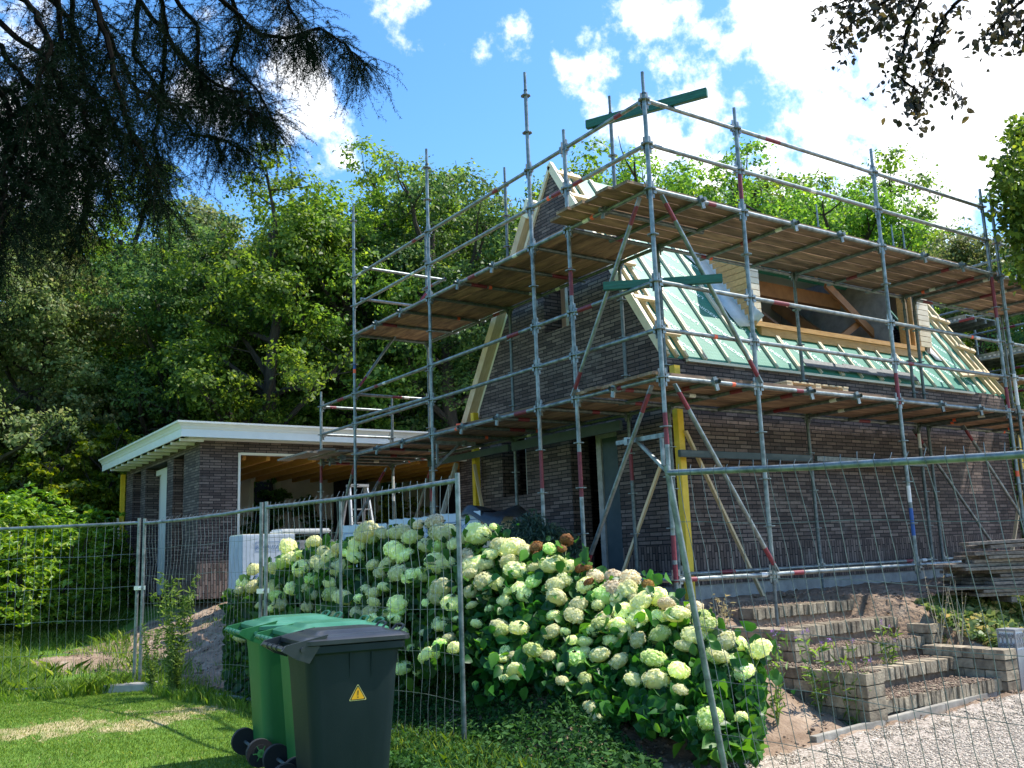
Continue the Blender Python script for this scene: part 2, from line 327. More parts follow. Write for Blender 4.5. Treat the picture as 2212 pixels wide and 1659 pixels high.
def leaves6(P, size, asp=.6, up=.4, nrm=None, hang=0, bend=.2, jit=.3, axis=None):
    V, F = leaves(P, size, asp, up, nrm, hang, bend, jit, axis); V = V.reshape(-1, 4, 3); a, l, t, r = V[:, 0], V[:, 1], V[:, 2], V[:, 3]; m = (l+r)/2
    l1 = m+(l-m)*.86+(a-m)*.48; l2 = m+(l-m)*.80+(t-m)*.42; r1 = m+(r-m)*.86+(a-m)*.48; r2 = m+(r-m)*.80+(t-m)*.42; W_ = np.stack([a, l1, l, l2, t, r2, r, r1], 1); n = len(W_)
    b = np.arange(n)[:, None]*8; F = np.concatenate([b+[[0, 1, 2, 3]], b+[[0, 3, 4, 4]], ], 0) if 0 else np.stack([np.concatenate([b+0, b+1, b+2], 1), np.concatenate([b+0, b+2, b+4], 1), np.concatenate([b+2, b+3, b+4], 1), np.concatenate([b+0, b+4, b+6], 1), np.concatenate([b+4, b+5, b+6], 1), np.concatenate([b+0, b+6, b+7], 1)], 1).reshape(-1, 3)
    return W_.reshape(-1, 3), F
# ------------------------------------------------------------------ ground
def sm(t): t = np.clip(t, 0, 1); return t*t*(3-2*t)
def gh(x, y):
    x = np.asarray(x, float); y = np.asarray(y, float)
    xf = -2.75-.35*sm((y-1)/4)-.6*sm((y-6)/5)
    wid = 1.7+1.9*sm((y-1.2)/5.5)
    rx = (x-xf)/wid; ry = (y+1.85)/2.3
    h = -1.17+.86*sm(np.minimum(rx, ry))
    far = sm((np.hypot(x+6.5, y+6.8)-15)/10)*sm((-x-1)/3)
    h = h*(1-far)+far*(-.62)
    cam = sm((5.2-np.hypot(x+6.5, y+6.8))/4); h = h-.13*cam
    h = h+.012*np.sin(x*3.1+1)*np.sin(y*2.7)+.02*np.sin(x*.9+2)*np.sin(y*1.1+.4)
    h = np.where(x > 3.0, np.maximum(h, -1.17+.86*sm(np.minimum(rx, (y+2.45)/2.6))), h)
    step = ((x > .25) & (x < 2.98) & (y < 1.3) & (y > -1.75))
    h = np.where(step, np.minimum(h, np.minimum(-.44, -1.2+(y+1.75)*.38-.12)), h)
    d = np.hypot(x, y); h = h+sm((d-40)/60)*1.5
    return h
def gz(x, y): return float(gh(x, y))
def axis(lo, hi, st, far):
    a = list(np.arange(lo, hi, st)); s = st
    l, r = [lo], [hi]
    while l[-1] > -far: s *= 1.22; l.append(l[-1]-s)
    s = st
    while r[-1] < far: s *= 1.22; r.append(r[-1]+s)
    return np.array(l[:0:-1]+a+r)
def ground():
    X = axis(-11, 8, .085, 400); Y = axis(-7, 19, .085, 400); gx, gy = np.meshgrid(X, Y); z = gh(gx, gy)
    soilz = soilmask(gx, gy); z = z+soilz*(RNG.random(z.shape)-.5)*.045*(np.hypot(gx, gy) < 25)
    v = np.stack([gx, gy, z], -1).reshape(-1, 3); nx = len(X); ny = len(Y)
    i = np.arange(ny-1)[:, None]*nx+np.arange(nx-1)[None]; F = np.stack([i, i+1, i+nx+1, i+nx], -1).reshape(-1, 4)
    o = npmesh('ground', v, F, 'galv', smooth=True)
    me = o.data; ca = me.color_attributes.new('zone', 'FLOAT_COLOR', 'POINT')
    g = gravelmask(gx, gy); c = np.stack([soilz, g, drymask(gx, gy), np.ones_like(g)], -1).reshape(-1).astype(np.float32)
    ca.data.foreach_set('color', c)
    m, N, L, B = newmat('ground'); at_ = N.new('ShaderNodeAttribute'); at_.attribute_name = 'zone'; sp = N.new('ShaderNodeSeparateColor'); L.new(at_.outputs['Color'], sp.inputs[0])
    tc = N.new('ShaderNodeTexCoord')
    def nz(s, d=6):
        n = N.new('ShaderNodeTexNoise'); n.inputs['Scale'].default_value = s; n.inputs['Detail'].default_value = d; L.new(tc.outputs['Object'], n.inputs['Vector']); return n.outputs[0]
    def thr(mask, noise, k=.5):
        a = N.new('ShaderNodeMath'); a.operation = 'MULTIPLY_ADD'; L.new(noise, a.inputs[0]); a.inputs[1].default_value = k; a.inputs[2].default_value = -k/2
        b = N.new('ShaderNodeMath'); b.operation = 'ADD'; L.new(a.outputs[0], b.inputs[0]); L.new(mask, b.inputs[1])
        r = N.new('ShaderNodeMapRange'); L.new(b.outputs[0], r.inputs[0]); r.inputs[1].default_value = .42; r.inputs[2].default_value = .58; return r.outputs[0]
    grass = ramp(N, [(.3, (.07, .15, .02)), (.7, (.15, .26, .04))]); L.new(nz(5), grass.inputs[0])
    dry = ramp(N, [(.3, (.33, .27, .13)), (.7, (.5, .42, .24))]); L.new(nz(9), dry.inputs[0])
    soil = ramp(N, [(.3, (.15, .10, .065)), (.55, (.30, .215, .15)), (.75, (.44, .35, .26))]); L.new(nz(3.3, 10), soil.inputs[0])
    vo = N.new('ShaderNodeTexVoronoi'); vo.inputs['Scale'].default_value = 62; L.new(tc.outputs['Object'], vo.inputs['Vector'])
    grv = ramp(N, [(0, (.12, .09, .07)), (.35, (.30, .25, .20)), (1, (.58, .51, .44))]); L.new(vo.outputs['Color'], grv.inputs[0])
    def mx(f, a, b):
        q = N.new('ShaderNodeMixRGB'); L.new(f, q.inputs[0]); L.new(a, q.inputs[1]); L.new(b, q.inputs[2]); return q.outputs[0]
    c1 = mx(thr(sp.outputs[2], nz(4), .7), grass.outputs[0], dry.outputs[0]); c2 = mx(thr(sp.outputs[0], nz(6), .8), c1, soil.outputs[0]); c3 = mx(thr(sp.outputs[1], nz(7), .5), c2, grv.outputs[0])
    L.new(c3, B.inputs['Base Color']); B.inputs['Roughness'].default_value = .95; B.inputs['Specular IOR Level'].default_value = .2
    bp = N.new('ShaderNodeBump'); bp.inputs['Strength'].default_value = .8; bp.inputs['Distance'].default_value = .03; L.new(nz(28, 8), bp.inputs['Height']); L.new(bp.outputs[0], B.inputs['Normal'])
    me.materials.clear(); me.materials.append(m); tag(o, kind='structure')
def soilmask(x, y):
    x = np.asarray(x, float); y = np.asarray(y, float)
    xf = -2.9-.3*sm((y-1)/4)-.9*sm((y-6)/5)
    a = sm((x-xf)/.5+.4)*sm((y+2.6)/.6)
    b = sm(1-np.hypot((x+3.7)/1.3, (y-9.6)/2.0))*1.3
    c = sm(1.15-np.hypot((x+4.4)/1.1, (y-7.3)/1.3))*.5
    a = a*np.where((y > 5.5) & (x < -2.6), .62, 1)
    far = sm((22-np.hypot(x+6.5, y+6.8))/4); left = sm((x+2.2)/.6+sm((13-y)/2)*3)
    return np.clip(np.maximum(np.maximum(a*left, b), c)*far, 0, 1)
def gravelmask(x, y): return np.clip(sm((-1.83+.13*np.sin(x*1.5)*.2-y)/.12)*sm((x+1.9-.45*(-y-2.2))/.5), 0, 1)
def drymask(x, y): return np.clip(.28*np.sin(x*7+y*3)*np.sin(y*9-x*4)*np.sin(x*15)+.18*np.sin(x*3.3)*np.sin(y*4.1)+sm(1.3-np.hypot((x+4.4)/1.7, (y-3.3)/.8))*.6+sm(1.2-np.hypot((x+4.6)/.7, (y+.1)/.9))*.7, 0, 1)
ground()
# ------------------------------------------------------------------ house
WX, WY, ZE, SL, FX, BY = 1.65, 1.65, 2.75, 1.52, 9.58, 6.05
RIDGE_Y = (WY+BY)/2; RIDGE_Z = ZE+SL*(RIDGE_Y-WY)
def rect(u0, v0, u1, v1): return [(u0, v0), (u1, v0), (u1, v1), (u0, v1)]
def house():
    H = thing('house', 'unfinished dark brick house with steep green foil-covered roof and timber dormer', 'house', (WX, WY, -.35))
    g = MB(); gab = [(WY, -.15), (BY, -.15), (BY, ZE-.12), (RIDGE_Y, RIDGE_Z-.13), (WY, ZE-.12)]
    holes = [rect(2.67, -.1, 3.68, 1.93), rect(3.57, 3.52, 4.16, 4.42), rect(4.77, 1.18, 5.43, 2.35)]
    g.poly([gab]+holes, lambda u, v, w: (WX+w, u, v), .33); gw = g.build('gable_wall', 'brick', H)
    g = MB(); g.poly([rect(WX+.334, -.15, FX-.334, ZE-.06)], lambda u, v, w: (u, WY+w, v), .33); sw = g.build('side_wall', 'brick', H)
    g = MB(); g.poly([gab], lambda u, v, w: (FX+.003+w, u, v), -.33); g.build('far_gable_wall', 'brick', H)
    g = MB(); g.poly([rect(WX+.334, -.15, FX-.334, ZE-.02)], lambda u, v, w: (u, BY-.004-w, v), .33); g.build('rear_wall', 'brick', H)
    g = MB(); g.box((WX+.02, WY+.02, -.9), (FX-.02, BY-.02, -.153)); g.build('foundation', 'concrete', H)
    g = MB(); g.box((WX+.34, WY+.34, 2.42), (FX-.34, BY-.34, 2.6)); g.build('upper_floor', 'concrete', H)
    g = MB(); g.box((2.9, 2.2, -.15), (3.0, 4.4, 2.4)); g.box((3.1, 2.2, -.13), (3.13, 2.3, 2.4)); g.build('inner_wall', 'teal_board', H)
    # door opening: frame, added panel standing for the dark interior wall
    g = MB(); x0 = WX+.24
    g.box((x0, 3.30, -.1), (x0+.09, 3.40, 1.93)); g.box((x0, 2.67, 1.85), (x0+.09, 3.298, 1.927)); g.build('door_frame', 'ladder_grey', H)
    g = MB(); g.box((x0+.03, 2.68, -.1), (x0+.08, 3.298, 1.848)); tag(g.build('interior_panel', 'teal_board', H), 'dark bluish panel added for the interior block wall seen through the doorway')
    def window(y0, z0, y1, z1, post):
        f = MB(); x = WX+.2
        f.box((x, y0, z0), (x+.09, y0+.06, z1)); f.box((x, post, z0), (x+.09, post+.09, z1)); f.box((x, y0+.062, z1-.06), (x+.09, post-.002, z1)); f.box((x, y0+.062, z0), (x+.09, post-.002, z0+.05))
        fr = f.build('window_frame', 'ladder_grey', H)
        f = MB(); f.box((x+.14, y0, z0), (x+.17, post, z1)); f.build('pane', 'block_wall', fr)
    window(3.57, 3.52, 4.16, 4.42, 3.80); window(4.77, 1.18, 5.43, 2.35, 4.98)
    # roof, right-hand slope with the dormer hole, (u along x, v along slope)
    ln = math.hypot(RIDGE_Y-WY, RIDGE_Z-ZE); dy, dz = (RIDGE_Y-WY)/ln, (RIDGE_Z-ZE)/ln
    def fr(u, v, w): w -= .215; return (u, WY-.0+v*dy-w*dz, ZE-.02+v*dz+w*dy)
    def vz(z): return (z-ZE+.02)/dz
    g = MB(); g.poly([rect(WX+.01, -.02, FX+.2, ln-.10), rect(4.0, vz(3.52), 8.12, vz(4.72))], lambda u, v, w: fr(u, v, w+.10), .07)
    rf = g.build('roof_slope', 'roof_foil', H)
    # battens on it
    def bat(u, v0, v1, w=.04, t=.045, m='pine_pale'):
        b = MB(); P0, P1 = Vector(fr(u, v0, .1725+t/2)), Vector(fr(u, v1, .1725+t/2)); b.beam(P0, P1, w, t, up=(0, -dz, dy)); return b.build('batten', m, rf)
    u = 2.37; k = 0
    while u < 9.1:
        hole = 3.8 < u < 8.25
        bat(u, .0, vz(3.36) if hole else ln-.12, .027, .035)
        if k % 2 == 0: bat(u+.04, .0, vz(3.36) if hole else ln-.12, .022, .035)
        if hole: bat(u, vz(4.78), ln-.12, .027, .035)
        u += .475; k += 1
    for u in (1.70, 1.86, 2.03, 9.32, 9.50, 9.72): bat(u, -.02, ln-.06, .045, .05, 'pine')
    for v in (.35, 1.0, 1.75, 2.5, 3.2, 3.75): 
        for a, b in ((1.64, 2.07), (9.28, 9.76)):
            q = MB(); q.beam(fr(a, v+(.1 if a > 5 else 0), .26), fr(b+.03*(v % .7), v, .26), .07, .045, up=(0, -dz, dy)); q.build('cross_block', 'pine', rf)
    q = MB(); q.beam(fr(8.5, .3, .27), fr(9.45, .42, .27), .12, .05, up=(0, -dz, dy)); tag(q.build('loose_plank', 'pine', rf), 'short pine plank nailed across the battens at the far verge')
    # lettering printed on the foil
    cu = bpy.data.curves.new('lettering', 'FONT'); cu.body = 'UNIDEK'; cu.size = .125; cu.align_x = 'CENTER'; cu.align_y = 'CENTER'; cu.shear = .15; cu.offset = .0022; cu.resolution_u = 2
    to = bpy.data.objects.new('lettering', cu); COL.objects.link(to); dg = bpy.context.evaluated_depsgraph_get(); dg.update()
    tm = bpy.data.meshes.new_from_object(to.evaluated_get(dg)); bpy.data.objects.remove(to)
    tv = np.array([v.co[:] for v in tm.vertices]); tf = [tuple(p.vertices) for p in tm.polygons]
    L_ = MB()
    for k in range(15):
        uc = 2.37+.475*k-.24
        for j in range(10):
            v = .28+j*.40+(.2 if k % 2 else 0)
            if v > ln-.2: continue
            zc = ZE+v*dz
            if 3.75 < uc < 8.4 and 3.22 < zc < 4.95: continue
            a = -.80+(math.pi if j % 2 else 0); ca, sa = math.cos(a)*1.0, math.sin(a)
            pts = [fr(uc+(x*1.12*ca-y*sa)*.82, v+(x*1.12*sa+y*ca)*.82, .1745) for x, y, _ in tv]
            L_.add(pts, tf)
    lt = L_.build('printed_lettering', 'print_white', rf); lt['kind'] = 'stuff'; tag(lt, 'rows of white UNIDEK lettering printed on the green foil')
    g = MB()
    for a, b in ((4.40, 5.33), (5.335, 6.25), (6.255, 7.1)): g.beam(fr(a, .13, .24), fr(b, .10, .24), .15, .014, up=(0, -dz, dy))
    g.build('lead_strip', 'lead', rf)
    g = MB(); g.beam((2.0, WY-.03, ZE-.09), (8.6, WY-.03, ZE-.09), .05, .035); g.build('eaves_foam', 'foam', H)
    # left slope, still short of the ridge, and its raw timber verge
    def fl(u, v, w): return (u, BY+.04-v*dy+w*dz, ZE-.06+v*dz+w*dy)
    g = MB(); g.poly([rect(WX+.07, -.5, FX+.1, ln*.86)], fl, .24); lf = g.build('rear_roof_slope', 'foam', H)
    g = MB()
    g.beam(fl(WX+.0, -.5, .155), fl(WX+.0, ln*.86, .155), .17, .14, up=(0, dz, dy)); vg = g.build('verge_beam', 'pine', H)
    g = MB(); g.beam(fl(WX+.02, -.48, .255), fl(WX+.02, ln*.86-.02, .255), .13, .05, up=(0, dz, dy)); g.beam(fl(WX-.0, ln*.86+.02, .12), fl(WX+.0, ln*.86-.25, .12), .2, .2, up=(0, dz, dy)); g.build('verge_edge', 'foam', H)
    q = fl(WX-.12, -.42, .15); g = MB(); g.beam(Vector(q)+Vector((0, -.1, 0)), Vector(q)+Vector((0, .14, .02)), .02, .09); tag(g.build('warning_tape', 'orange_tape', H), 'bright orange tape at the foot of the verge beam')
    g = MB(); g.beam((WX-.005, WY+.0, ZE-.02), (WX-.005, RIDGE_Y, RIDGE_Z-.02), .06, .11); g.build('verge_lath', 'pine_pale', H)
    g = MB(); g.beam((WX-.01, RIDGE_Y-.02, RIDGE_Z-.06), (WX-.01, RIDGE_Y+.72, RIDGE_Z-1.18), .05, .06); g.build('verge_lath', 'pine_pale', H)
    # dormer
    D = MB(); y0 = 2.10; dx0, dx1 = 3.86, 8.28; zt = 4.8
    yt = WY+(zt-ZE)/SL
    tri = [(y0, 3.40), (yt, zt), (y0, zt)]
    D.poly([tri], lambda u, v, w: (dx0+w, u, v), .1); D.poly([tri], lambda u, v, w: (dx1-w, u, v), .1)
    dm = D.build('dormer', 'plaster_warm', H); tag(dm, 'wide timber-clad dormer with an unglazed opening')
    pl = MB(); z = 3.42                                               # horizontal larch cladding on the near cheek
    while z < zt:
        a = max(y0, y0); b = WY+(min(z+.05, zt)-ZE)/SL-.03
        if b > a+.05: pl.box((dx0-.025, a+.02, z), (dx0-.003, b, min(z+.085, zt)))
        z += .093
    pl.build('cheek_cladding', 'larch', dm)
    for xa, xb in ((dx0-.02, dx0+.17), (dx1-.30, dx1+.02)):
        pl = MB(); z = 3.50
        while z < zt-.02: pl.box((xa, y0-.03, z), (xb, y0-.004, min(z+.083, zt))); z += .093
        pl.build('front_cladding', 'pine_pale', dm)
    s2 = MB(); s2.box((dx0-.05, y0-.09, 3.40), (dx1-.31, y0+.03, 3.47)); s2.box((dx0+.1, y0-.06, 3.28), (dx1-.35, y0+.05, 3.397)); s2.build('sill', 'larch', dm)
    s2 = MB(); s2.box((dx0+.17, y0+.0, 4.62), (dx1-.3, y0+.12, 4.8)); s2.build('lintel', 'pine_pale', dm)
    s2 = MB(); s2.box((dx0-.12, y0-.2, zt+.004), (dx1+.12, yt+.35, zt+.12)); s2.build('dormer_roof', 'pine_pale', dm)
    s2 = MB(); s2.box((dx1-.62, y0+.03, 3.47), (dx1-.5, y0+.14, 4.62)); s2.box((dx1-.42, y0+.0, 3.47), (dx1-.3, y0+.12, 4.62)); s2.build('opening_post', 'larch', dm)
    s2 = MB(); s2.box((4.0, 4.55, 2.62), (8.1, 4.6, 4.9)); s2.build('attic_wall', 'plaster_warm', dm)
    s2 = MB(); s2.box((7.45, 2.3, 2.62), (7.5, 4.5, 4.9)); s2.build('attic_partition', 'grey_sheet', dm)
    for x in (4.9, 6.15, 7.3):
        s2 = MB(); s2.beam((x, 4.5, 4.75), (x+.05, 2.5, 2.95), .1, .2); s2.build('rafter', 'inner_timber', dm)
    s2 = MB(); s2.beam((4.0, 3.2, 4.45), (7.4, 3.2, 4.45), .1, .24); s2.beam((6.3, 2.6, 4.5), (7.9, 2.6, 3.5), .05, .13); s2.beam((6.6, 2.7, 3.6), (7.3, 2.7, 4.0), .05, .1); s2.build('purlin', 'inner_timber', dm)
    # loose grey-white membrane flap on the near cheek
    g = MB(); n = 9; vs = []
    for i in range(n):
        t = i/(n-1); z = 4.75-t*1.36; y = WY+(z-ZE)/SL
        for k, (du, dw) in enumerate(((-.34+.13*math.sin(t*5)-.05*t, .19), (-.16+.04*math.sin(9*t), .225), (-.02, .21), (.0, .43+.04*math.sin(7*t)))):
            vs.append(fr(dx0+du*(.55+.75*(1-t)), (z-ZE+.02)/dz, dw))
    fs = [(i*4+j, i*4+j+1, i*4+j+5, i*4+j+4) for i in range(n-1) for j in range(3)]
    g.add(vs, fs); o = g.build('membrane_flap', 'membrane', dm, smooth=True); md = o.modifiers.new('t', 'SOLIDIFY'); md.thickness = .004
    vs = []; g = MB()
    for i in range(n):
        t = i/(n-1); z = 4.6-t*1.3
        for du, dw in ((.02, .2), (.2+.07*math.sin(t*6), .19), (.42-.1*t, .178)): vs.append(fr(dx1+du*(.5+t*.5), (z-ZE+.02)/dz, dw))
    g.add(vs, [(i*3+j, i*3+j+1, i*3+j+4, i*3+j+3) for i in range(n-1) for j in range(2)]); o = g.build('membrane_flap', 'membrane', dm, smooth=True); md = o.modifiers.new('t', 'SOLIDIFY'); md.thickness = .004
    # link wall towards the garage
    g = MB(); g.box((4.55, BY+.004, -.3), (4.85, 11.19, 2.62)); g.build('link_wall', 'brick', H)
house()
# ------------------------------------------------------------------ garage
def garage():
    G0, gx, GB, GR = 11.2, -1.38, 17.3, 9.0
    G = thing('garage', 'flat-roofed brick garage with white eaves and a wide open front, left of the house', 'garage', (gx, G0, -.3))
    g = MB(); g.poly([rect(gx, -.3, GR, 2.69), rect(-.62, -.25, 4.55, 2.42)], lambda u, v, w: (u, G0+w, v), .33); g.build('front_wall', 'brick', G)
    g = MB(); g.poly([rect(G0+.334, -.3, GB, 2.69), rect(12.28, .25, 13.07, 2.5), rect(13.55, -.28, 15.40, 2.5), rect(15.83, .25, 16.62, 2.5)], lambda u, v, w: (gx+w, u, v), .33); g.build('side_wall', 'brick', G)
    g = MB(); g.poly([rect(gx+.334, -.3, GR, 2.69), rect(1.42, .2, 2.1, 2.4), rect(4.95, 1.0, 5.8, 2.42)], lambda u, v, w: (u, 16.5+w, v), .3); g.build('rear_wall', 'block_wall', G)
    g = MB(); g.box((gx+.3345, G0+.34, -.3), (gx+.42, 12.25, 2.5)); g.build('inner_wall', 'block_wall', G)
    g = MB(); g.box((6.2, G0+.34, -.3), (6.35, 16.4, 2.5)); g.build('inner_wall', 'block_wall', G)
    g = MB(); g.box((3.6, 15.9, -.3), (4.3, 16.4, 2.4)); g.build('doorway_shade_box', 'dark', G)  # near-black box stands in for the shade inside an open doorway
    g = MB(); g.box((5.95, 13, -.3), (6.1, 15, 2.3)); g.build('doorway_shade_box', 'dark', G)
    g = MB(); g.box((-.645, G0-.012, -.25), (-.60, G0+.10, 2.44)); g.box((-.598, G0-.012, 2.40), (4.54, G0+.10, 2.445)); g.build('opening_frame', 'cream_frame', G)
    for a, b, z0, z1 in ((1.42, 2.1, .2, 2.4), (4.95, 5.8, 1.0, 2.42)):
        f = MB(); y = 16.44; f.box((a-.03, y, z0), (a+.05, y+.1, z1)); f.box((b-.05, y, z0), (b+.08, y+.1, z1)); f.box((a+.052, y, z1-.05), (b-.052, y+.1, z1+.05)); f.build('window_frame', 'cream_frame', G)
    f = MB(); x = gx+.17
    xr = gx+.22; ya, yb, yc = on(366, 1150, 0, xr).y, on(357, 1150, 0, xr).y, on(345, 1150, 0, xr).y
    f.box((xr, yb, -.28), (xr+.08, yc, 2.46)); f.box((xr, yc+.002, 2.34), (xr+.08, 15.38, 2.46)); f.build('door_frame', 'cream_frame', G)
    f = MB(); f.box((xr+.02, ya-.4, -.28), (xr+.07, yb-.002, 2.46)); f.build('door_lining', 'ladder_grey', G)
    f = MB(); f.box((xr+.09, 13.4, -.28), (xr+.11, 15.6, 2.6)); f.build('door_board', 'block_wall', G)
    g = MB(); g.box((gx-.30, G0-.30, 2.655), (GR, GB+.3, 2.69)); sf = g.build('soffit', 'white_paint', G)
    y = 10.95
    while y < GB+.2: g = MB(); g.box((gx-.44, y, 2.60), (gx-.004, y+.07, 2.652)); g.build('soffit_joist', 'white_paint', sf); y += .6
    g = MB(); g.box((gx-.5, G0-.5, 2.87), (4.8, GB+.5, 2.93)); g.build('roof_covering', 'roofing', G)
    # moulded fascia: profile swept round two sides
    prof = [(0, 0), (.03, 0), (.03, .14), (.045, .16), (.055, .19), (.09, .235), (.12, .25), (.125, .285), (0, .285)]
    ox, oy, z0 = gx-.45, G0-.45, 2.655; g = MB(); vs = []
    path = [((4.7, oy), (0, -1)), ((ox, oy), (-1, -1)), ((ox, GB+.45), (-1, 0))]
    for (x, y), (nx, ny) in path:
        for o, z in prof: vs.append((x+nx*o, y+ny*o, z0+z))
    k = len(prof); fs = [(i*k+j, i*k+(j+1) % k, (i+1)*k+(j+1) % k, (i+1)*k+j) for i in range(2) for j in range(k)] + [tuple(range(k)), tuple(range(2*k, 3*k))]
    g.add(vs, fs); g.build('fascia', 'white_paint', G)
    x = -.45
    while x < 6.1:
        g = MB(); g.box((x, G0+.34, 2.34), (x+.075, 16.49, 2.65)); g.build('ceiling_beam', 'glulam', G); x += .49
    g = MB(); g.box((gx+.34, G0+.335, -.3), (6.2, 16.45, -.22)); g.build('floor_slab', 'concrete', G)
garage()
# ------------------------------------------------------------------ scaffold
def scaffold():
    SC = thing('scaffold', 'galvanised tube scaffold with timber decks wrapped round two sides of the house', 'scaffold', (0, 0, -.3))
    rm = MB()
    def rosette_mesh():
        vs = []; n = 24
        for z in (-.005, .005):
            for r in (.028, .062):
                for i in range(n):
                    a = 2*math.pi*i/n; rr = r if r < .05 else r*(1-.12*(math.cos(4*a) > .93)); vs.append((math.cos(a)*rr, math.sin(a)*rr, z))
        fs = []
        for i in range(n):
            j = (i+1) % n; fs += [(i, j, n+j, n+i), (2*n+i, 3*n+i, 3*n+j, 2*n+j), (n+i, n+j, 3*n+j, 3*n+i)]
        rm.add(vs, fs)
        return rm
    ros0 = rosette_mesh().build('rosette', 'galv', None, off=(0, 0, 0)); proto = ros0.data; bpy.data.objects.remove(ros0)
    stds = [(0, 0, 5.32), (0, 1.4, 5.24), (0, 2.13, 6.32), (0, 4.70, 6.30), (0, 7.27, 6.27), (0, 8.67, 3.27), (1.4, 0, 5.26), (3.97, 0, 5.33), (6.54, 0, 5.28), (6.8, 0, 5.26), (9.37, 0, 5.3),
            (1.4, 1.4, 4.05), (1.4, 2.13, 6.36), (1.4, 4.70, 6.3), (1.4, 7.27, 6.0), (1.4, 8.67, 3.27), (3.97, 1.4, 4.05), (6.54, 1.4, 4.05), (6.8, 1.4, 4.05), (9.37, 1.4, 4.05)]
    for si, (x, y, zt) in enumerate(stds):
        b = MB(); zb = gz(x, y); zb = -.3 if zb < -.45 and x < .5 and y < .5 else zb; zb = min(zb, -.27); z = -.08; top = zt-.24; cuts = [(z, 0)]
        rr = random.Random(si*7+1)
        segs = []; zz = z
        marks = sorted((round(rr.uniform(.1, top-.7), 2), rr.choice((.22, .3, .45)), rr.choice((1, 0, 0, 4))) for _ in range(2))
        if (x, y) == (0, 0): marks = [(-.02, .17, 1), (.19, .24, 1), (1.32, .32, 1)]
        if (x, y) == (0, 1.4): marks = [(.9, .5, 1), (3.2, .33, 1)]
        if (x, y) == (0, 2.13): marks = [(1.05, .45, 1)]
        if (x, y) == (0, 8.67): marks = [(1.65, .3, 1)]
        if (x, y) == (0, 7.27): marks = [(3.35, .07, 2), (3.42, .1, 3)]
        if (x, y) == (3.97, 0): marks = [(.35, .33, 3), (.75, .2, 4), (1.95, .4, 1)]
        if (x, y) == (6.54, 0): marks = [(1.1, .08, 2), (.98, .12, 3), (2.05, .3, 1), (3.35, .6, 1)]
        for a, l, m in marks:
            if a > zz: segs.append((zz, a, 0))
            if a >= zz-1e-6 and a+l < top: segs.append((a, a+l, m)); zz = a+l
        segs.append((zz, top, 0))
        for a, c, m in segs: b.tube((x, y, a), (x, y, c), .0242, 12, m, cap=False)
        b.tube((x, y, top), (x, y, zt), .019, 10, 0); b.tube((x, y, top-.02), (x, y, top), .0242, 12, 0)
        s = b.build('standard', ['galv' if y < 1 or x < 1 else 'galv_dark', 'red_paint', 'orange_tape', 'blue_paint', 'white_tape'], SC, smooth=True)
        k = 0
        while k*.5 < top:
            r = bpy.data.objects.new('rosette', proto); COL.objects.link(r); r.parent = s; r.location = Vector((x, y, k*.5-.0))-ORG[SC.name]; k += 1
        j = MB(); j.tube((x, y, zb+.01), (x, y, -.06), .018, 8); j.box((x-.075, y-.075, zb), (x+.075, y+.075, zb+.01)); j.tube((x, y, -.1), (x, y, -.075), .035, 6); j.build('base_jack', 'galv_dark', SC)
    def tb(name, p, q, r=.0242, marks=1, m='galv', wedge=True, seed=None):
        p, q = Vector(p), Vector(q); d = q-p; L = d.length; u = d/L; b = MB(); rr = random.Random(str((round(p.x, 2), round(p.y, 2), round(p.z, 2), round(q.x, 2))))
        a0, a1 = (.05, L-.05) if wedge else (0, L); ms = []
        for _ in range(marks):
            if rr.random() < .42: ms.append((rr.choice((rr.uniform(.08, .3), rr.uniform(.4, .8)))*L, rr.choice((.12, .18, .26)), 1))
            if rr.random() < .16: ms.append((rr.uniform(.3, .9)*L, .05, 2))
            if rr.random() < .25: ms.append((rr.uniform(.1, .9)*L, .1, 4))
        z = a0
        for a, l, c in sorted(ms):
            if a > z and a+l < a1: b.tube(p+u*z, p+u*a, r, 10, 0, cap=False); b.tube(p+u*a, p+u*(a+l), r+.0006, 10, c, cap=False); z = a+l
        b.tube(p+u*z, p+u*a1, r, 10, 0)
        if wedge:
            for e, sg in ((p, 1), (q, -1)):
                c = e+u*.055*sg; b.beam(c-Vector((0, 0, .04)), c+Vector((0, 0, .04)), .035, .045, 0); w = e+u*.045*sg; b.beam(w-Vector((0, 0, .09)), w+Vector((0, 0, .10)), .008, .022, 0)
        return b.build(name, [m, 'red_paint', 'orange_tape', 'blue_paint', 'white_tape'], SC, smooth=True)
    ly = [0, 1.4, 2.13, 4.70, 7.27, 8.67]; lx = [0, 1.4, 3.97, 6.54, 6.8, 9.37]
    for a, b in zip(ly[:-1], ly[1:]):
        for z in ((0, 2, 2.5, 3, 4, 4.5, 5) if b < 8 else (0, 2.5, 3)):
            tb('ledger' if z in (0, 2, 4) else 'guard_rail', (0, a, z), (0, b, z))
    for a, b in zip(lx[:-1], lx[1:]):
        if b-a < .5: continue
        for z in (0, 2, 2.5, 3, 4, 4.5, 5): tb('ledger' if z in (0, 2, 4) else 'guard_rail', (a, 0, z), (b, 0, z))
    for a, b in zip(ly[1:-1], ly[2:]):
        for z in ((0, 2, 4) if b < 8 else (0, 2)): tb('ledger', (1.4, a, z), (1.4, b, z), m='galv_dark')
    for a, b in zip(lx[1:-1], lx[2:]):
        if b-a < .5: continue
        for z in (0, 2, 4): tb('ledger', (a, 1.4, z), (b, 1.4, z))
    tb('ledger', (0, 4.7, 2.55), (0, 7.27, 3.0-.41), m='galv')
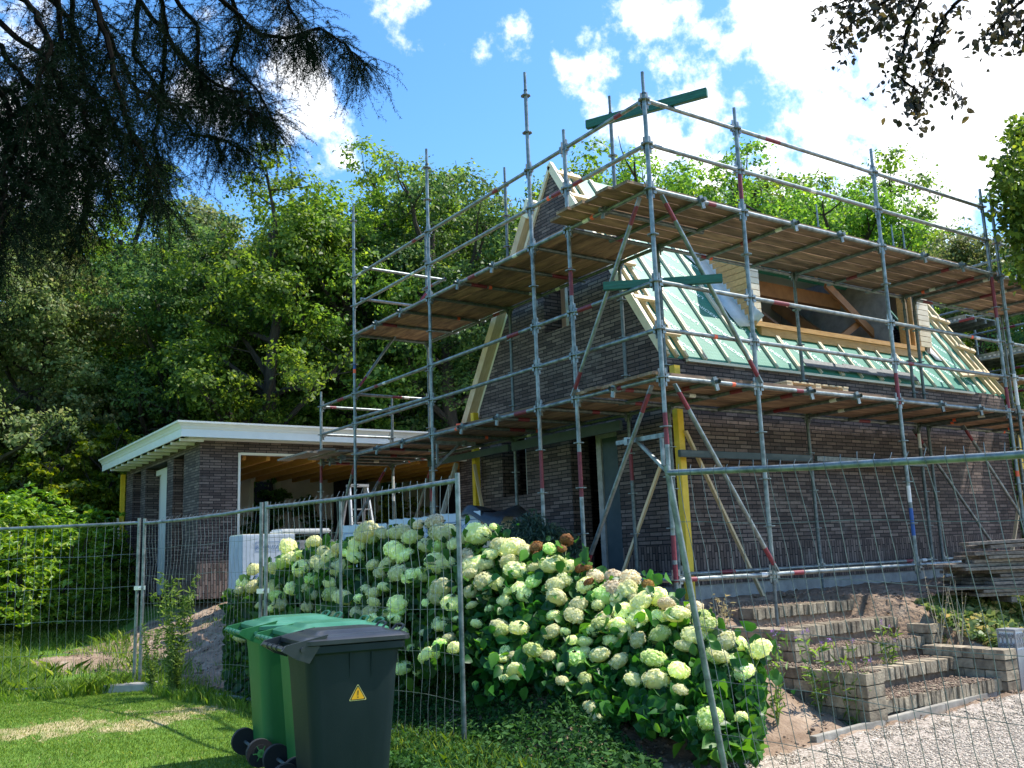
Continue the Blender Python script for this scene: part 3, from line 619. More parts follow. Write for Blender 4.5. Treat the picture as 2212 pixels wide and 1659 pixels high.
    # transoms
    for z in (2, 4):
        for y in [.72, 1.4, 2.13, 2.98, 3.85, 4.70, 5.55, 6.4] + ([7.27] if z == 4 else [7.27, 7.75, 8.2, 8.67]):
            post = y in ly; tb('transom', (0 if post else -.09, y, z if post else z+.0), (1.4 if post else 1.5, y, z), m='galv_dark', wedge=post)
            if not post:
                k = MB(); k.beam((0, y-.035, z+.0), (0, y+.035, z+.0), .075, .075); k.beam((-.035, y-.02, z+.05), (-.035, y+.02, z-.09), .02, .05); k.build('coupler', 'galv', SC)
        for x in [.72, 1.4, 2.25, 3.1, 3.97, 4.85, 5.75, 6.54, 6.8, 7.7, 8.6, 9.37]:
            post = x in lx; tb('transom', (x, 0 if post else -.09, z), (x, 1.4 if post else 1.5, z), m='galv_dark', wedge=post)
            if not post:
                k = MB(); k.beam((x-.035, 0, z), (x+.035, 0, z), .075, .075); k.beam((x-.02, -.035, z+.05), (x+.02, -.035, z-.09), .02, .05); k.build('coupler', 'galv', SC)
    tb('transom', (0, 7.27, 3), (1.4, 7.27, 3)); tb('transom', (0, 8.67, 3), (1.4, 8.67, 3)); tb('transom', (0, 8.67, 2.5), (1.4, 8.67, 2.5))
    tb('end_rail', (-.05, 6.78, 5.03), (1.5, 6.78, 5.03), wedge=False); tb('end_rail', (-.05, 6.9, 4.53), (1.5, 6.9, 4.53), wedge=False); tb('end_rail', (1.4, 6.6, 5), (1.4, 7.4, 5), wedge=False)
    # diagonals
    for p, q in [((-.06, .1, 3.93), (-.06, 1.4, 2.03)), ((.1, -.06, 3.93), (1.4, -.06, 2.03)), ((-.06, .1, 1.93), (-.06, 1.38, .03)), ((.1, -.06, 1.93), (1.4, -.06, .03)),
                 ((6.5, 1.46, 1.95), (8.6, 1.46, -.1)), ((6.9, .9, 1.95), (8.9, .9, -.1)), ((1.4, 7.21, 4.95), (.0, 7.21, 3.05)), ((.05, 7.33, 1.95), (.05, 8.6, .05)), ((1.3, 8.73, 1.95), (.1, 8.73, .05)), ((1.46, 7.3, 1.9), (1.46, 8.6, .1))]:
        b = MB(); p, q = Vector(p), Vector(q); u = (q-p).normalized()
        b.beam(p, p+u*.1, .05, .015); b.tube(p+u*.09, p+u*.3, .0235, 10, 1, cap=False); b.tube(p+u*.3, q-u*.3, .0242, 10, 0, cap=False); b.tube(q-u*.3, q-u*.09, .0235, 10, 1, cap=False); b.beam(q-u*.1, q, .05, .015)
        b.build('diagonal_brace', ['galv', 'red_paint'], SC, smooth=True)
    # consoles and lattice beam
    for p, d, L_ in (((0, 0, 1.42), (0, 1, 0), .75), ((0, 2.13, 3.42), (.6, .8, 0), .7), ((0, 4.7, 1.9), (1, .0, 0), .7)):
        b = MB(); p = Vector(p); d = Vector(d); b.beam(p, p+d*L_, .04, .045); b.beam(p+d*.03-Vector((0, 0, .36)), p+d*.45, .03, .03); b.beam(p+d*.07, p+d*.07-Vector((0, 0, .3)), .03, .03); b.beam(p+d*(L_-.2), p+d*(L_-.15), .07, .08); b.build('console_bracket', 'galv', SC)
    b = MB(); b.beam((1.46, 1.33, 1.42), (3.9, 1.33, 1.42), .05, .085); b.build('steel_beam', 'teal_board', SC, bevel=.006)
    b = MB(); b.beam((3.99, 1.33, 1.42), (6.5, 1.33, 1.40), .045, .07); b.build('steel_beam', 'galv_dark', SC)
    b = MB(); b.beam((1.33, 2.2, 1.87), (1.33, 4.65, 1.87), .05, .13); b.beam((1.33, 4.75, 1.87), (1.33, 7.2, 1.87), .05, .1); b.build('steel_beam', 'teal_board', SC)
    # timber deck boards
    n = 0
    for z in (2.028, 4.028):
        lr = random.Random(int(z*10))
        cutsy = [1.52, 3.95, 6.35, 7.3] if z > 3 else [1.52, 3.9, 6.3, 8.75]
        for a, b in zip(cutsy[:-1], cutsy[1:]):
            for i in range(6):
                x = .04+i*.226; m = MB(); m.beam((x+.11, a-.04+lr.uniform(-.04, .04), z+.016+lr.uniform(0, .003)), (x+.11, b+.06+lr.uniform(-.08, .08)-(.004 if 1 else 0), z+.018+lr.uniform(0, .003)+.0), .212, .032); m.build('deck_board', 'board_y', SC)
        cx = [-.3, 2.3, 4.8, 7.2, 9.6] if z > 3 else [-.04, 2.3, 4.8, 7.2, 9.6]
        for a, b in zip(cx[:-1], cx[1:]):
            for i in range(6):
                y = .04+i*.226; m = MB(); e = lr.uniform(-.06, .05) if a < 0 else lr.uniform(-.03, .03)
                m.beam((a+e, y+.11, z+.022), (b+.05+lr.uniform(-.05, .05), y+.11, z+.024), .212, .032); m.build('deck_board', 'board', SC); n += 1
    for i, (x, dy_) in enumerate(((-.62, .2), (-.40, .0), (-.18, -.1), (.04, .1))):
        m = MB(); m.beam((x+.1, 7.6+dy_, 2.085+.03*(i % 2)), (x+.1, 8.95+dy_, 2.085+.03*(i % 2)), .2, .032); m.build('deck_board', 'old_plank', SC)
scaffold()
def far_scaffold():
    T = thing('scaffold', 'second scaffold with perforated steel decks beyond the far gable', 'scaffold', (10.5, 0, -.3), None)
    for x, y, zt in ((10.0, 3.0, 5.2), (11.4, 3.0, 5.4), (10.0, 5.6, 5.2), (11.4, 5.6, 6.0), (11.4, .2, 5.4), (10.0, 6.6, 7.0), (12.5, 7.2, 8.6), (15.6, 7.2, 8.6), (16.1, 7.2, 8.6), (14.0, 7.2, 6.9), (15.5, 3, 6.2)):
        b = MB(); b.tube((x, y, -.3), (x, y, zt-.2), .024, 8); b.tube((x, y, zt-.2), (x, y, zt), .019, 8); s = b.build('standard', 'galv', T, smooth=True)
        for k in range(int(zt*2-1), int(zt*2)-5, -1):
            b = MB(); b.tube((x, y, k*.5), (x, y, k*.5+.01), .06, 12); b.build('rosette', 'galv', s)
    for z, y0, y1 in ((3.55, .3, 5.6), (4.35, 2.4, 6.2)):
        for x in (10.05, 10.4, 10.75):
            b = MB(); b.box((x, y0, z), (x+.32, y1, z+.02)); b.box((x, y0, z-.085), (x+.012, y1, z)); b.box((x+.308, y0, z-.085), (x+.32, y1, z))
            y = y0+.1
            while y < y1: b.box((x-.003, y, z-.055), (x-.0005, y+.045, z-.03), 1); y += .09
            b.build('steel_deck', ['galv', 'white_tape'], T)
    for z in (3.0, 3.45, 4.25, 4.8, 5.2):
        for x in (10.0, 11.4):
            b = MB(); b.tube((x, 0, z), (x, 6.6, z), .024, 8, 0); b.tube((x, 2.2, z), (x, 2.5, z), .0247, 8, 1); b.build('ledger', ['galv', 'red_paint'], T, smooth=True)
    for y in (.5, 1.6, 2.7): 
        for i in range(4):
            b = MB(); b.beam((10.1+i*.24, y, 3.05), (10.1+i*.24, y+1.15, 3.05), .22, .03); b.build('deck_board', 'board_y', T)
far_scaffold()
# ------------------------------------------------------------------ loose timber, posts, ladders
def beam_thing(name, label, cat, p, q, w, h, m, group=None, up=(0, 0, 1), bev=.004):
    b = MB(); b.beam(p, q, w, h, 0, up); o = b.build(name, m, None, bevel=bev, off=Vector(p)); o.location = Vector(p); return tag(o, label, cat, group)
beam_thing('timber_beam', 'green painted timber lying over the topmost guard rails at the scaffold corner', 'timber beam', (-.06, .90, 5.075), (.58, -.36, 5.075), .06, .10, 'green_paint')
beam_thing('timber_beam', 'green painted timber lying over the lower guard rails below the corner of the upper deck', 'timber beam', (-.20, .60, 3.075), (.74, -.22, 3.075), .06, .09, 'green_paint')
def profile_post(label, x, y, z0, z1, braces):
    T = thing('profile_post', label, 'post', (x, y, z0)); b = MB(); b.box((x-.05, y-.045, z0), (x+.05, y+.045, z1)); b.build('post', 'yellow_paint', T, bevel=.003)
    for p, q in braces: b = MB(); b.beam(p, q, .05, .03, 0); b.build('brace', 'pine', T)
profile_post('yellow bricklaying profile at the near house corner held by two timber struts', 1.70, 1.55, -.35, 2.55, [((1.58, 1.66, 1.52), (1.3, 2.5, -.3)), ((1.74, 1.48, 1.72), (2.85, 1.44, -.33))])
profile_post('yellow bricklaying profile at the left end of the gable with one raking strut', 1.58, 6.09, -.32, 2.6, [((1.52, 6.05, 1.75), (1.45, 5.35, -.3))])
profile_post('slim yellow profile at the far left corner of the garage', -1.45, 17.36, -.4, 2.55, [((-1.55, 17.3, 1.5), (-1.6, 16.4, -.35))])
profile_post('yellow profile at the far right end of the long brick wall', 9.66, 1.56, -.3, 2.0, [((9.66, 1.5, 1.4), (8.6, 1.42, -.3))])
def pallet():
    T = thing('pallet', 'pale wooden pallet lying on the lower scaffold deck by the long wall', 'pallet', (2.3, .35, 2.06))
    for y in (.38, .75, 1.12):
        for x in (2.36, 2.88, 3.40): b = MB(); b.box((x-.05, y-.045, 2.085), (x+.05, y+.045, 2.175)); b.build('block', 'pine', T)
        b = MB(); b.box((2.3, y-.05, 2.065), (3.46, y+.05, 2.083)); b.build('bottom_slat', 'pine', T)
    for i in range(9): b = MB(); b.box((2.3+i*.133, .33, 2.177), (2.39+i*.133, 1.17, 2.195)); b.build('top_slat', 'pine', T)
pallet()
def ladders():
    T = thing('step_ladder', 'aluminium step ladder standing open in front of the garage opening', 'ladder', (1.3, 9.9, -.3))
    for s in (0, 1):
        for x0, x1 in ((1.02, 1.14), (1.60, 1.50)):
            b = MB(); b.beam((x0-.0, 9.5 if s == 0 else 10.5, -.27), (x1, 10.0 if s == 0 else 10.06, 1.72), .03, .07, up=(0, 1, 0)); b.build('rail', 'aluminium', T)
    for k in range(7):
        t = .12+k*.13; z = -.27+t*1.99; y = 9.5+.5*t; b = MB(); b.beam((1.02+.12*t, y, z), (1.60-.1*t, y, z), .08, .025); b.build('tread', 'aluminium', T)
    b = MB(); b.box((1.12, 9.93, 1.70), (1.52, 10.12, 1.75)); b.build('top_platform', 'aluminium', T)
    T = thing('wooden_ladder', 'grey weathered wooden ladder leaning beside the left end of the gable', 'ladder', (1.0, 6.2, -.3))
    a, c = Vector((.52, 6.12, -.3)), Vector((1.28, 6.2, 1.78)); o = Vector((.16, .30, 0))
    for k in (0, 1): b = MB(); b.beam(a+o*k*1.25, c+o*k, .07, .03, up=(0, 1, 0)); b.build('rail', 'ladder_grey', T)
    for k in range(8): p = a.lerp(c, .06+k*.125); b = MB(); b.beam(p-o*.1, p+o*(1.3), .028, .075); b.build('rung', 'ladder_grey', T)
ladders()
# ------------------------------------------------------------------ packs of building blocks
def glyphs(body, size, frame, mb):
    cu = bpy.data.curves.new('print', 'FONT'); cu.body = body; cu.size = size; cu.align_x = 'CENTER'; cu.resolution_u = 2; cu.offset = .001
    to = bpy.data.objects.new('print', cu); COL.objects.link(to); dg = bpy.context.evaluated_depsgraph_get(); dg.update(); me = bpy.data.meshes.new_from_object(to.evaluated_get(dg)); bpy.data.objects.remove(to)
    mb.add([frame(v.co.x, v.co.y) for v in me.vertices], [tuple(p.vertices) for p in me.polygons])
def blocks():
    specs = [((-.62, 6.35), (-.36, 5.45), 'first', .80), ((-.34, 5.38), (-.10, 4.5), 'second', .84), ((-.07, 4.42), (.10, 3.65), 'third', .86)]
    lab = ['wrapped pack of pale building blocks, leftmost in the row behind the hydrangeas', 'wrapped pack of pale building blocks, middle of the row behind the hydrangeas', 'pack of building blocks at the right end of the row, half under black sheet']
    for i, ((x0, y0), (x1, y1), _, zt) in enumerate(specs):
        T = thing('block_pack', lab[i], 'block pack', (x0, y0, -.5), 'packs of building blocks in foil')
        d = Vector((x1-x0, y1-y0, 0)); L = d.length; d.normalize(); n = Vector((-d.y, d.x, 0)); n = n if n.x > 0 else -n
        b = MB()
        for c in range(4):
            for r in range(5):
                a = Vector((x0, y0, -.35+r*.232*(zt+.35)/1.16)); q = a+d*(c*L/4+.004); q2 = a+d*((c+1)*L/4-.004); dd = n*.62
                b.beam(q+dd/2+Vector((0, 0, .116)), q2+dd/2+Vector((0, 0, .116)), .62, .224)
        b.build('blocks', 'foam', T, bevel=.006)
        w = MB(); o = Vector((x0, y0, 0))-d*.012-n*.012; N_ = 14; vs = []
        for k in range(N_+1):
            for z in (-.36, .0, .3, .6, zt+.015): vs.append(o+d*(k/N_*(L+.024))+n*RNG.uniform(-.008, .004)+Vector((0, 0, z+(RNG.uniform(-.01, .01) if z > .7 else 0))))
        w.add(vs, [(k*5+j, k*5+j+1, (k+1)*5+j+1, (k+1)*5+j) for k in range(N_) for j in range(4)])
        e = o+n*.65; w.add([o+Vector((0, 0, -.36)), o+Vector((0, 0, zt+.015)), e+Vector((0, 0, zt+.015)), e+Vector((0, 0, -.36))], [(0, 1, 2, 3)])
        t = o+d*(L+.024); w.add([o+Vector((0, 0, zt+.018)), t+Vector((0, 0, zt+.018)), t+n*.65+Vector((0, 0, zt+.018)), e+Vector((0, 0, zt+.018))], [(0, 1, 2, 3)])
        wr = w.build('foil_wrap', 'wrap_plastic', T, smooth=True)
        p = MB()
        for off_, z in ((.28*L, zt-.22), (.72*L, zt-.2)):
            c = o+d*off_-n*.016
            glyphs('ROORUZA', .085, lambda u, v: c+d*(u-.0)+Vector((0, 0, z+v)), p)
            for (u0, v0, u1, v1) in ((-.22, -.05, .22, -.04), (-.22, .11, .22, .12), (-.22, -.04, -.21, .11), (.21, -.04, .22, .11)):
                p.add([c+d*u0+Vector((0, 0, z+v0)), c+d*u1+Vector((0, 0, z+v0)), c+d*u1+Vector((0, 0, z+v1)), c+d*u0+Vector((0, 0, z+v1))], [(0, 1, 2, 3)])
        p.build('print', 'wrap_blue', wr)
        if i == 2:
            s = MB(); N_ = 10; M2 = 6; vs = []
            for k in range(N_+1):
                for j in range(M2+1):
                    u = k/N_; v = j/M2; q = o+d*(L*.55+u*.75)+n*(v*.7-.06); z = zt+.05+.06*math.sin(u*7+v*3)-.45*max(0, u-.6)-.12*(j == 0); vs.append(q+Vector((0, 0, z)))
            s.add(vs, [(k*(M2+1)+j, k*(M2+1)+j+1, (k+1)*(M2+1)+j+1, (k+1)*(M2+1)+j) for k in range(N_) for j in range(M2)])
            o2 = s.build('cover_sheet', 'black_sheet', None, smooth=True, off=specs[2][0]+(.8,)); o2.location = specs[2][0]+(.8,); tag(o2, 'crumpled black plastic sheet draped over the right-hand block pack', 'plastic sheet'); md = o2.modifiers.new('t', 'SOLIDIFY'); md.thickness = .005
    T = thing('block_pack', 'tall foil-wrapped block pack standing before the garage opening with torn white top', 'block pack', (-.6, 9.6, -.3), 'packs of building blocks in foil')
    a = on(524, 1155, 1, 9.6); x0 = a.x; x1 = x0+.95; zt = a.z; b = MB()
    for c in range(4):
        for r in range(5): b.box((x0+c*.24+.003, 9.61, -.3+r*.225), (x0+c*.24+.235, 10.3, -.3+r*.225+.222))
    b.build('blocks', 'foam', T, bevel=.006)
    w = MB(); w.box((x0-.01, 9.59, -.3), (x1+.01, 10.32, zt)); wr = w.build('foil_wrap', 'wrap_plastic', T, bevel=.015)
    p = MB(); 
    for z in (zt-.25, zt-.75):
        glyphs('ROORUZA', .085, lambda u, v: (x0+.45+u, 9.585, z+v), p)
        for (u0, v0, u1, v1) in ((-.22, -.05, .22, -.04), (-.22, .11, .22, .12), (-.22, -.04, -.21, .11), (.21, -.04, .22, .11)): p.add([(x0+.45+u0, 9.585, z+v0), (x0+.45+u1, 9.585, z+v0), (x0+.45+u1, 9.585, z+v1), (x0+.45+u0, 9.585, z+v1)], [(0, 1, 2, 3)])
    p.build('print', 'wrap_blue', wr)
    T = thing('sand_bag', 'dark and white heap of wrapped bags on the block pack by the garage opening', 'bags', (x1+.3, 9.6, -.3))
    b = MB(); b.box((x1+.02, 9.5, -.3), (x1+.85, 10.2, zt-.12)); b.build('pack', 'grey_sheet', T, bevel=.04)
    b = MB(); b.box((x1-.25, 9.62, zt+.002), (x1+.72, 10.2, zt+.09)); b.build('cover', 'membrane', T, bevel=.03)
    b = MB(); b.box((x1+.04, 9.46, .1), (x1+.6, 9.498, zt-.3)); b.build('black_label', 'black_sheet', T, bevel=.01)
blocks()
# ------------------------------------------------------------------ plank stack
ORD = 'first second third fourth fifth sixth seventh eighth ninth tenth eleventh twelfth thirteenth fourteenth'.split()
def stack():
    u = Vector((.84, -.54, 0)).normalized(); n = Vector((.54, .84, 0)).normalized(); P0 = Vector((3.72, -.86, -.375))
    for lay in range(14):
        z = .05+lay*.0405+(.03 if lay > 11 else 0)
        for j in range(3):
            if lay > 11 and j == 2: continue
            ex = random.uniform(-.22, .30)+(.12 if lay > 9 else 0)+(-.25 if lay in (2, 8) else 0); a = random.uniform(-.05, .05)
            p = P0+u*ex+n*(j*.25+random.uniform(-.04, .04))+Vector((0, 0, z)); d = (u+n*a).normalized(); q = p+d*random.uniform(2.0, 2.6)+Vector((0, 0, .05 if lay > 11 else 0))
            b = MB(); b.beam(p, q, .21, .034); o = b.build('plank', 'old_plank', None, bevel=.003, off=p); o.location = p
            tag(o, 'weathered plank in the long stack, %s layer from the bottom, %s' % (ORD[lay], ('at the front', 'in the middle', 'at the back')[j]), 'plank', 'planks stacked in front of the long wall')
    for t, wh in ((.35, 'near left end'), (1.2, 'middle'), (2.0, 'far right end')):
        p = P0+u*t+Vector((0, 0, -.01)); beam_thing('bearer', 'short dark bearer under the %s of the plank stack' % wh, 'bearer', p-n*.1, p+n*.62, .07, .06, 'old_plank', 'bearers under the plank stack')
stack()
# ------------------------------------------------------------------ garden steps, kerb, lamp
def steps():
    T = thing('garden_steps', 'worn brick garden steps climbing to the terrace between low brick side walls', 'steps', (1.7, -1.7, -1.2))
    rows = [(.58, 2.56, -1.66, -1.03), (.58, 2.56, -1.22, -.865), (1.00, 2.78, -.76, -.70), (.99, 2.95, -.34, -.525), (1.28, 3.0, .22, -.355)]
    for i, (x0, x1, y, z) in enumerate(rows):
        b = MB(); x = x0
        while x < x1-.03:
            w = .069+random.uniform(-.004, .004); dz = random.uniform(-.006, .006); dy = random.uniform(-.012, .008)
            b.box((x+.003, y+dy, z-.115+dz), (x+w-.003, y+.21+dy, z+dz)); x += w
        st = b.build('step_edging', 'step_brick', T, bevel=.005)
        b = MB(); b.box((x0, y+.205, z-.3), (x1, y+(.36 if i < 4 else 1.1), z-.012)); b.box((x0, y+.03, z-.32), (x1, y+.2, z-.118)); b.build('step_bed', 'concrete' if 0 else 'clods', T)
    def bw(x0, x1, y0, y1, z0, z1, lx, ly):
        b = MB(); z = z1; r = 0
        while z > z0:
            h = .098; xx = x0
            nx = max(1, round((x1-x0)/lx)); ny = max(1, round((y1-y0)/ly))
            for i in range(nx):
                for j in range(ny+1):
                    off_ = (-.5 if r % 2 else 0); ya = max(y0, y0+(j+off_)*(y1-y0)/ny); yb = min(y1, y0+(j+1+off_)*(y1-y0)/ny)
                    if yb-ya < .02: continue
                    g = random.uniform(-.004, .004); b.box((x0+i*(x1-x0)/nx+.003+g, ya+.003+g, z-h+.004), (x0+(i+1)*(x1-x0)/nx-.003+g, yb-.003+g, z-.003))
            z -= h; r += 1
        o = b.build('side_wall', 'step_brick', T, bevel=.004); return o
    bw(.32, .57, -1.80, -.72, -1.25, -.765, .25, .21); bw(.78, 1.00, -.72, .45, -1.1, -.50, .22, .21)
    bw(2.57, 2.80, -1.72, -.86, -1.25, -.77, .22, .21); bw(2.80, 3.0, -.83, -.55, -1.0, -.58, .2, .21)
    bw(.25, .77, .42, .66, -.75, -.42, .21, .21)
    for sgn, (x0, x1, y) in enumerate(((-.45, 4.5, -1.84),)):
        x = x0; i = 0
        while x < x1:
            o_ = beam_thing('kerb_stone', 'buff concrete edging stone along the gravel, number %s from the left end' % ['one', 'two', 'three', 'four', 'five', 'six'][i], 'kerb stone', (x, y+.085*(x-x0)*.9, -1.2), (x+.98, y+.085*(x+.98-x0)*.9, -1.2), .06, .12, 'kerb', 'edging stones along the gravel'); x += .985; i += 1
    P = on(2163, 1400, 2, -.85); x, y, zb = 2.95, -1.60, gz(2.95, -1.60)-.15; zt = -.60
    T = thing('garden_lamp', 'square grey garden bollard lamp with a patterned head beside the right step wall', 'lamp', (x, y, zb))
    b = MB(); b.box((x-.09, y-.09, zb), (x+.09, y+.09, zt-.20)); b.build('post', 'lamp_grey', T, bevel=.003)
    b = MB(); b.box((x-.095, y-.095, zt-.02), (x+.095, y+.095, zt)); b.build('cap', 'lamp_grey', T, bevel=.003)
    b = MB(); b.box((x-.078, y-.078, zt-.199), (x+.078, y+.078, zt-.021)); b.build('diffuser', 'lamp_glass', T)
    b = MB()
    for ax in range(4):
        def F(u, v): 
            return [(x+u, y-.088, v), (x-.088, y+u, v), (x+u, y+.088, v), (x+.088, y+u, v)][ax]
        h0, h1 = zt-.198, zt-.022
        for u in (-.085, .085): b.beam(F(u, h0), F(u, h1), .01, .01)
        for cx_ in (-.085, -.0425, 0, .0425, .085):
            for cz in (h0, (h0+h1)/2, h1):
                pts = []
                for k in range(13):
                    a = k/12*2*math.pi; u = cx_+.0425*math.cos(a); v = cz+.044*math.sin(a)
                    pts.append((u, v))
                for p, q in zip(pts[:-1], pts[1:]):
                    if all(abs(w[0]) < .086 and h0 < w[1] < h1 for w in (p, q)): b.beam(F(*p), F(*q), .007, .007)
    b.build('lattice', 'lamp_grey', T)
steps()
# ------------------------------------------------------------------ mesh fence panels
def fence(label, T0, T1, B0, B1, pitch=.11, nh=6, mid=False, L1=True, R1=True, down=.06, lean=0):
    T0, T1, B0, B1 = map(Vector, (T0, T1, B0, B1)); T = thing('mesh_fence', label, 'fence', B0, 'temporary mesh fence panels')
    r = .0205; b = MB(); u = (T1-T0).normalized(); nrm = u.cross(Vector((0, 0, 1))).normalized()
    top0 = T0+(T0-B0).normalized()*down; top1 = T1+(T1-B1).normalized()*down
    if L1: q = MB(); q.tube(B0-(T0-B0).normalized()*.1, top0, r, 12); q.build('side_tube', 'galv', T, smooth=True)
    if R1: q = MB(); q.tube(B1-(T1-B1).normalized()*.1, top1, r, 12); q.build('side_tube', 'galv', T, smooth=True)
    q = MB(); n = 10; pts = [T0.lerp(T1, k/n)+Vector((0, 0, -.018*math.sin(math.pi*k/n)+RNG.uniform(-.003, .003))) for k in range(n+1)]; q.path(pts, r*.98, 12); q.build('top_tube', 'galv', T, smooth=True)
    q = MB(); q.tube(B0.lerp(B1, .005), B0.lerp(B1, .995), r*.98, 12); q.build('bottom_tube', 'galv', T, smooth=True)
    if mid: q = MB(); q.tube(T0.lerp(T1, mid)-Vector((0, 0, .02)), B0.lerp(B1, mid), .015, 10); q.build('stiffener', 'galv', T, smooth=True)
    w = MB(); L = (T1-T0).length; N_ = int(L/pitch); ph = RNG.uniform(0, 6)
    def warp(s, t):
        return nrm*(.02*math.sin(s*9+ph)*math.sin(math.pi*t)+.012*math.sin(t*17+s*5))
    for k in range(1, N_):
        s = k/N_+RNG.uniform(-.0012, .0012); a, c = T0.lerp(T1, s), B0.lerp(B1, s); pts = [a+(a-c).normalized()*RNG.uniform(.03, .055)+nrm*RNG.uniform(-.01, .01)]
        pts += [a.lerp(c, j/8)+u*.006*math.sin(j*2.2+k)+warp(s, j/8)+nrm*.018 for j in range(9)]
        w.path(pts, .0021, 4)
    for j in range(1, nh):
        t = j/nh; pts = [T0.lerp(T1, k/14).lerp(B0.lerp(B1, k/14), t)+Vector((0, 0, .008*math.sin(k*1.3+j)))+warp(k/14, t)+nrm*.022 for k in range(15)]; w.path(pts, .0023, 4)
    w.build('wire_mesh', 'galv_dark' if lean else 'galv', T)
    return T
zt = .90
A0, A1 = Vector((-3.62, 5.98, .88)), Vector((-5.03, 6.82, .88)); dA = (A1-A0).normalized(); A1 = A0+dA*3.45
BT = Vector((-2.99, 3.20, zt)); BT2 = Vector((-2.97, 3.10, zt)); DT = on(988, 1038, 2, zt)
A0b = Vector((-3.57, 5.90, .87))
fence('mesh fence at the left edge of the photo, its bottom tube in grass', A0, A1, A0-Vector((0, 0, 2.0)), A1-Vector((0, 0, 2.0)), pitch=.107, nh=5)
fence('mesh fence seen at a sharp angle in front of the garage wall', A0b, BT, A0b-Vector((0, 0, 1.99)), BT-Vector((0, 0, 2.0)), pitch=.085)
fence('middle mesh fence standing behind the three bins with a thin centre tube', BT2, DT, BT2-Vector((0, 0, 2.0)), DT-Vector((-.0, .0, 2.02)), mid=.46, pitch=.112)
E0 = at(1443, 1022, 6.04); E0b = at(1572, 1695, 5.75); E1 = at(2212, 973, 4.42); dE = (E1-E0); E1 = E0+dE.normalized()*3.4
dn = (E0b-E0); up_ = dn
fence('leaning mesh fence in front of the garden steps at the right', E0, E1, E0b, E1+dn*1.02, pitch=.094, nh=6, down=.05, lean=1)
def clamp(label, p):
    b = MB(); p = Vector(p); b.beam(p-Vector((.06, -.03, 0)), p+Vector((.06, -.03, 0)), .035, .05); b.tube(p+Vector((-.03, -.05, 0)), p+Vector((.03, .05, 0)), .012, 8); o = b.build('fence_clamp', 'aluminium', None, bevel=.003, off=p); o.location = p; tag(o, label, 'clamp')
clamp('pale metal clamp joining the two left fence panels', (-3.60, 5.92, .06)); clamp('metal clamp joining the panels behind the left bin', (-2.99, 3.12, .02))
def foot(label, x, y, rz):
    z = gz(x, y)-.02; b = MB(); ca, sa = math.cos(rz), math.sin(rz); vs = []
    for zz, k in ((0, 1), (.12, .92)):
        for u, v in ((-.34, -.11), (.34, -.11), (.34, .11), (-.34, .11)): vs.append((x+(u*ca-v*sa)*k, y+(u*sa+v*ca)*k, z+zz))
    b.add(vs, [(0, 3, 2, 1), (4, 5, 6, 7), (0, 1, 5, 4), (1, 2, 6, 5), (2, 3, 7, 6), (3, 0, 4, 7)]); o = b.build('concrete_block', 'concrete', None, bevel=.012, off=(x, y, z)); o.location = (x, y, z); tag(o, label, 'concrete block')
foot('grey concrete block under the joint of the two left panels', -3.68, 5.80, 2.6)
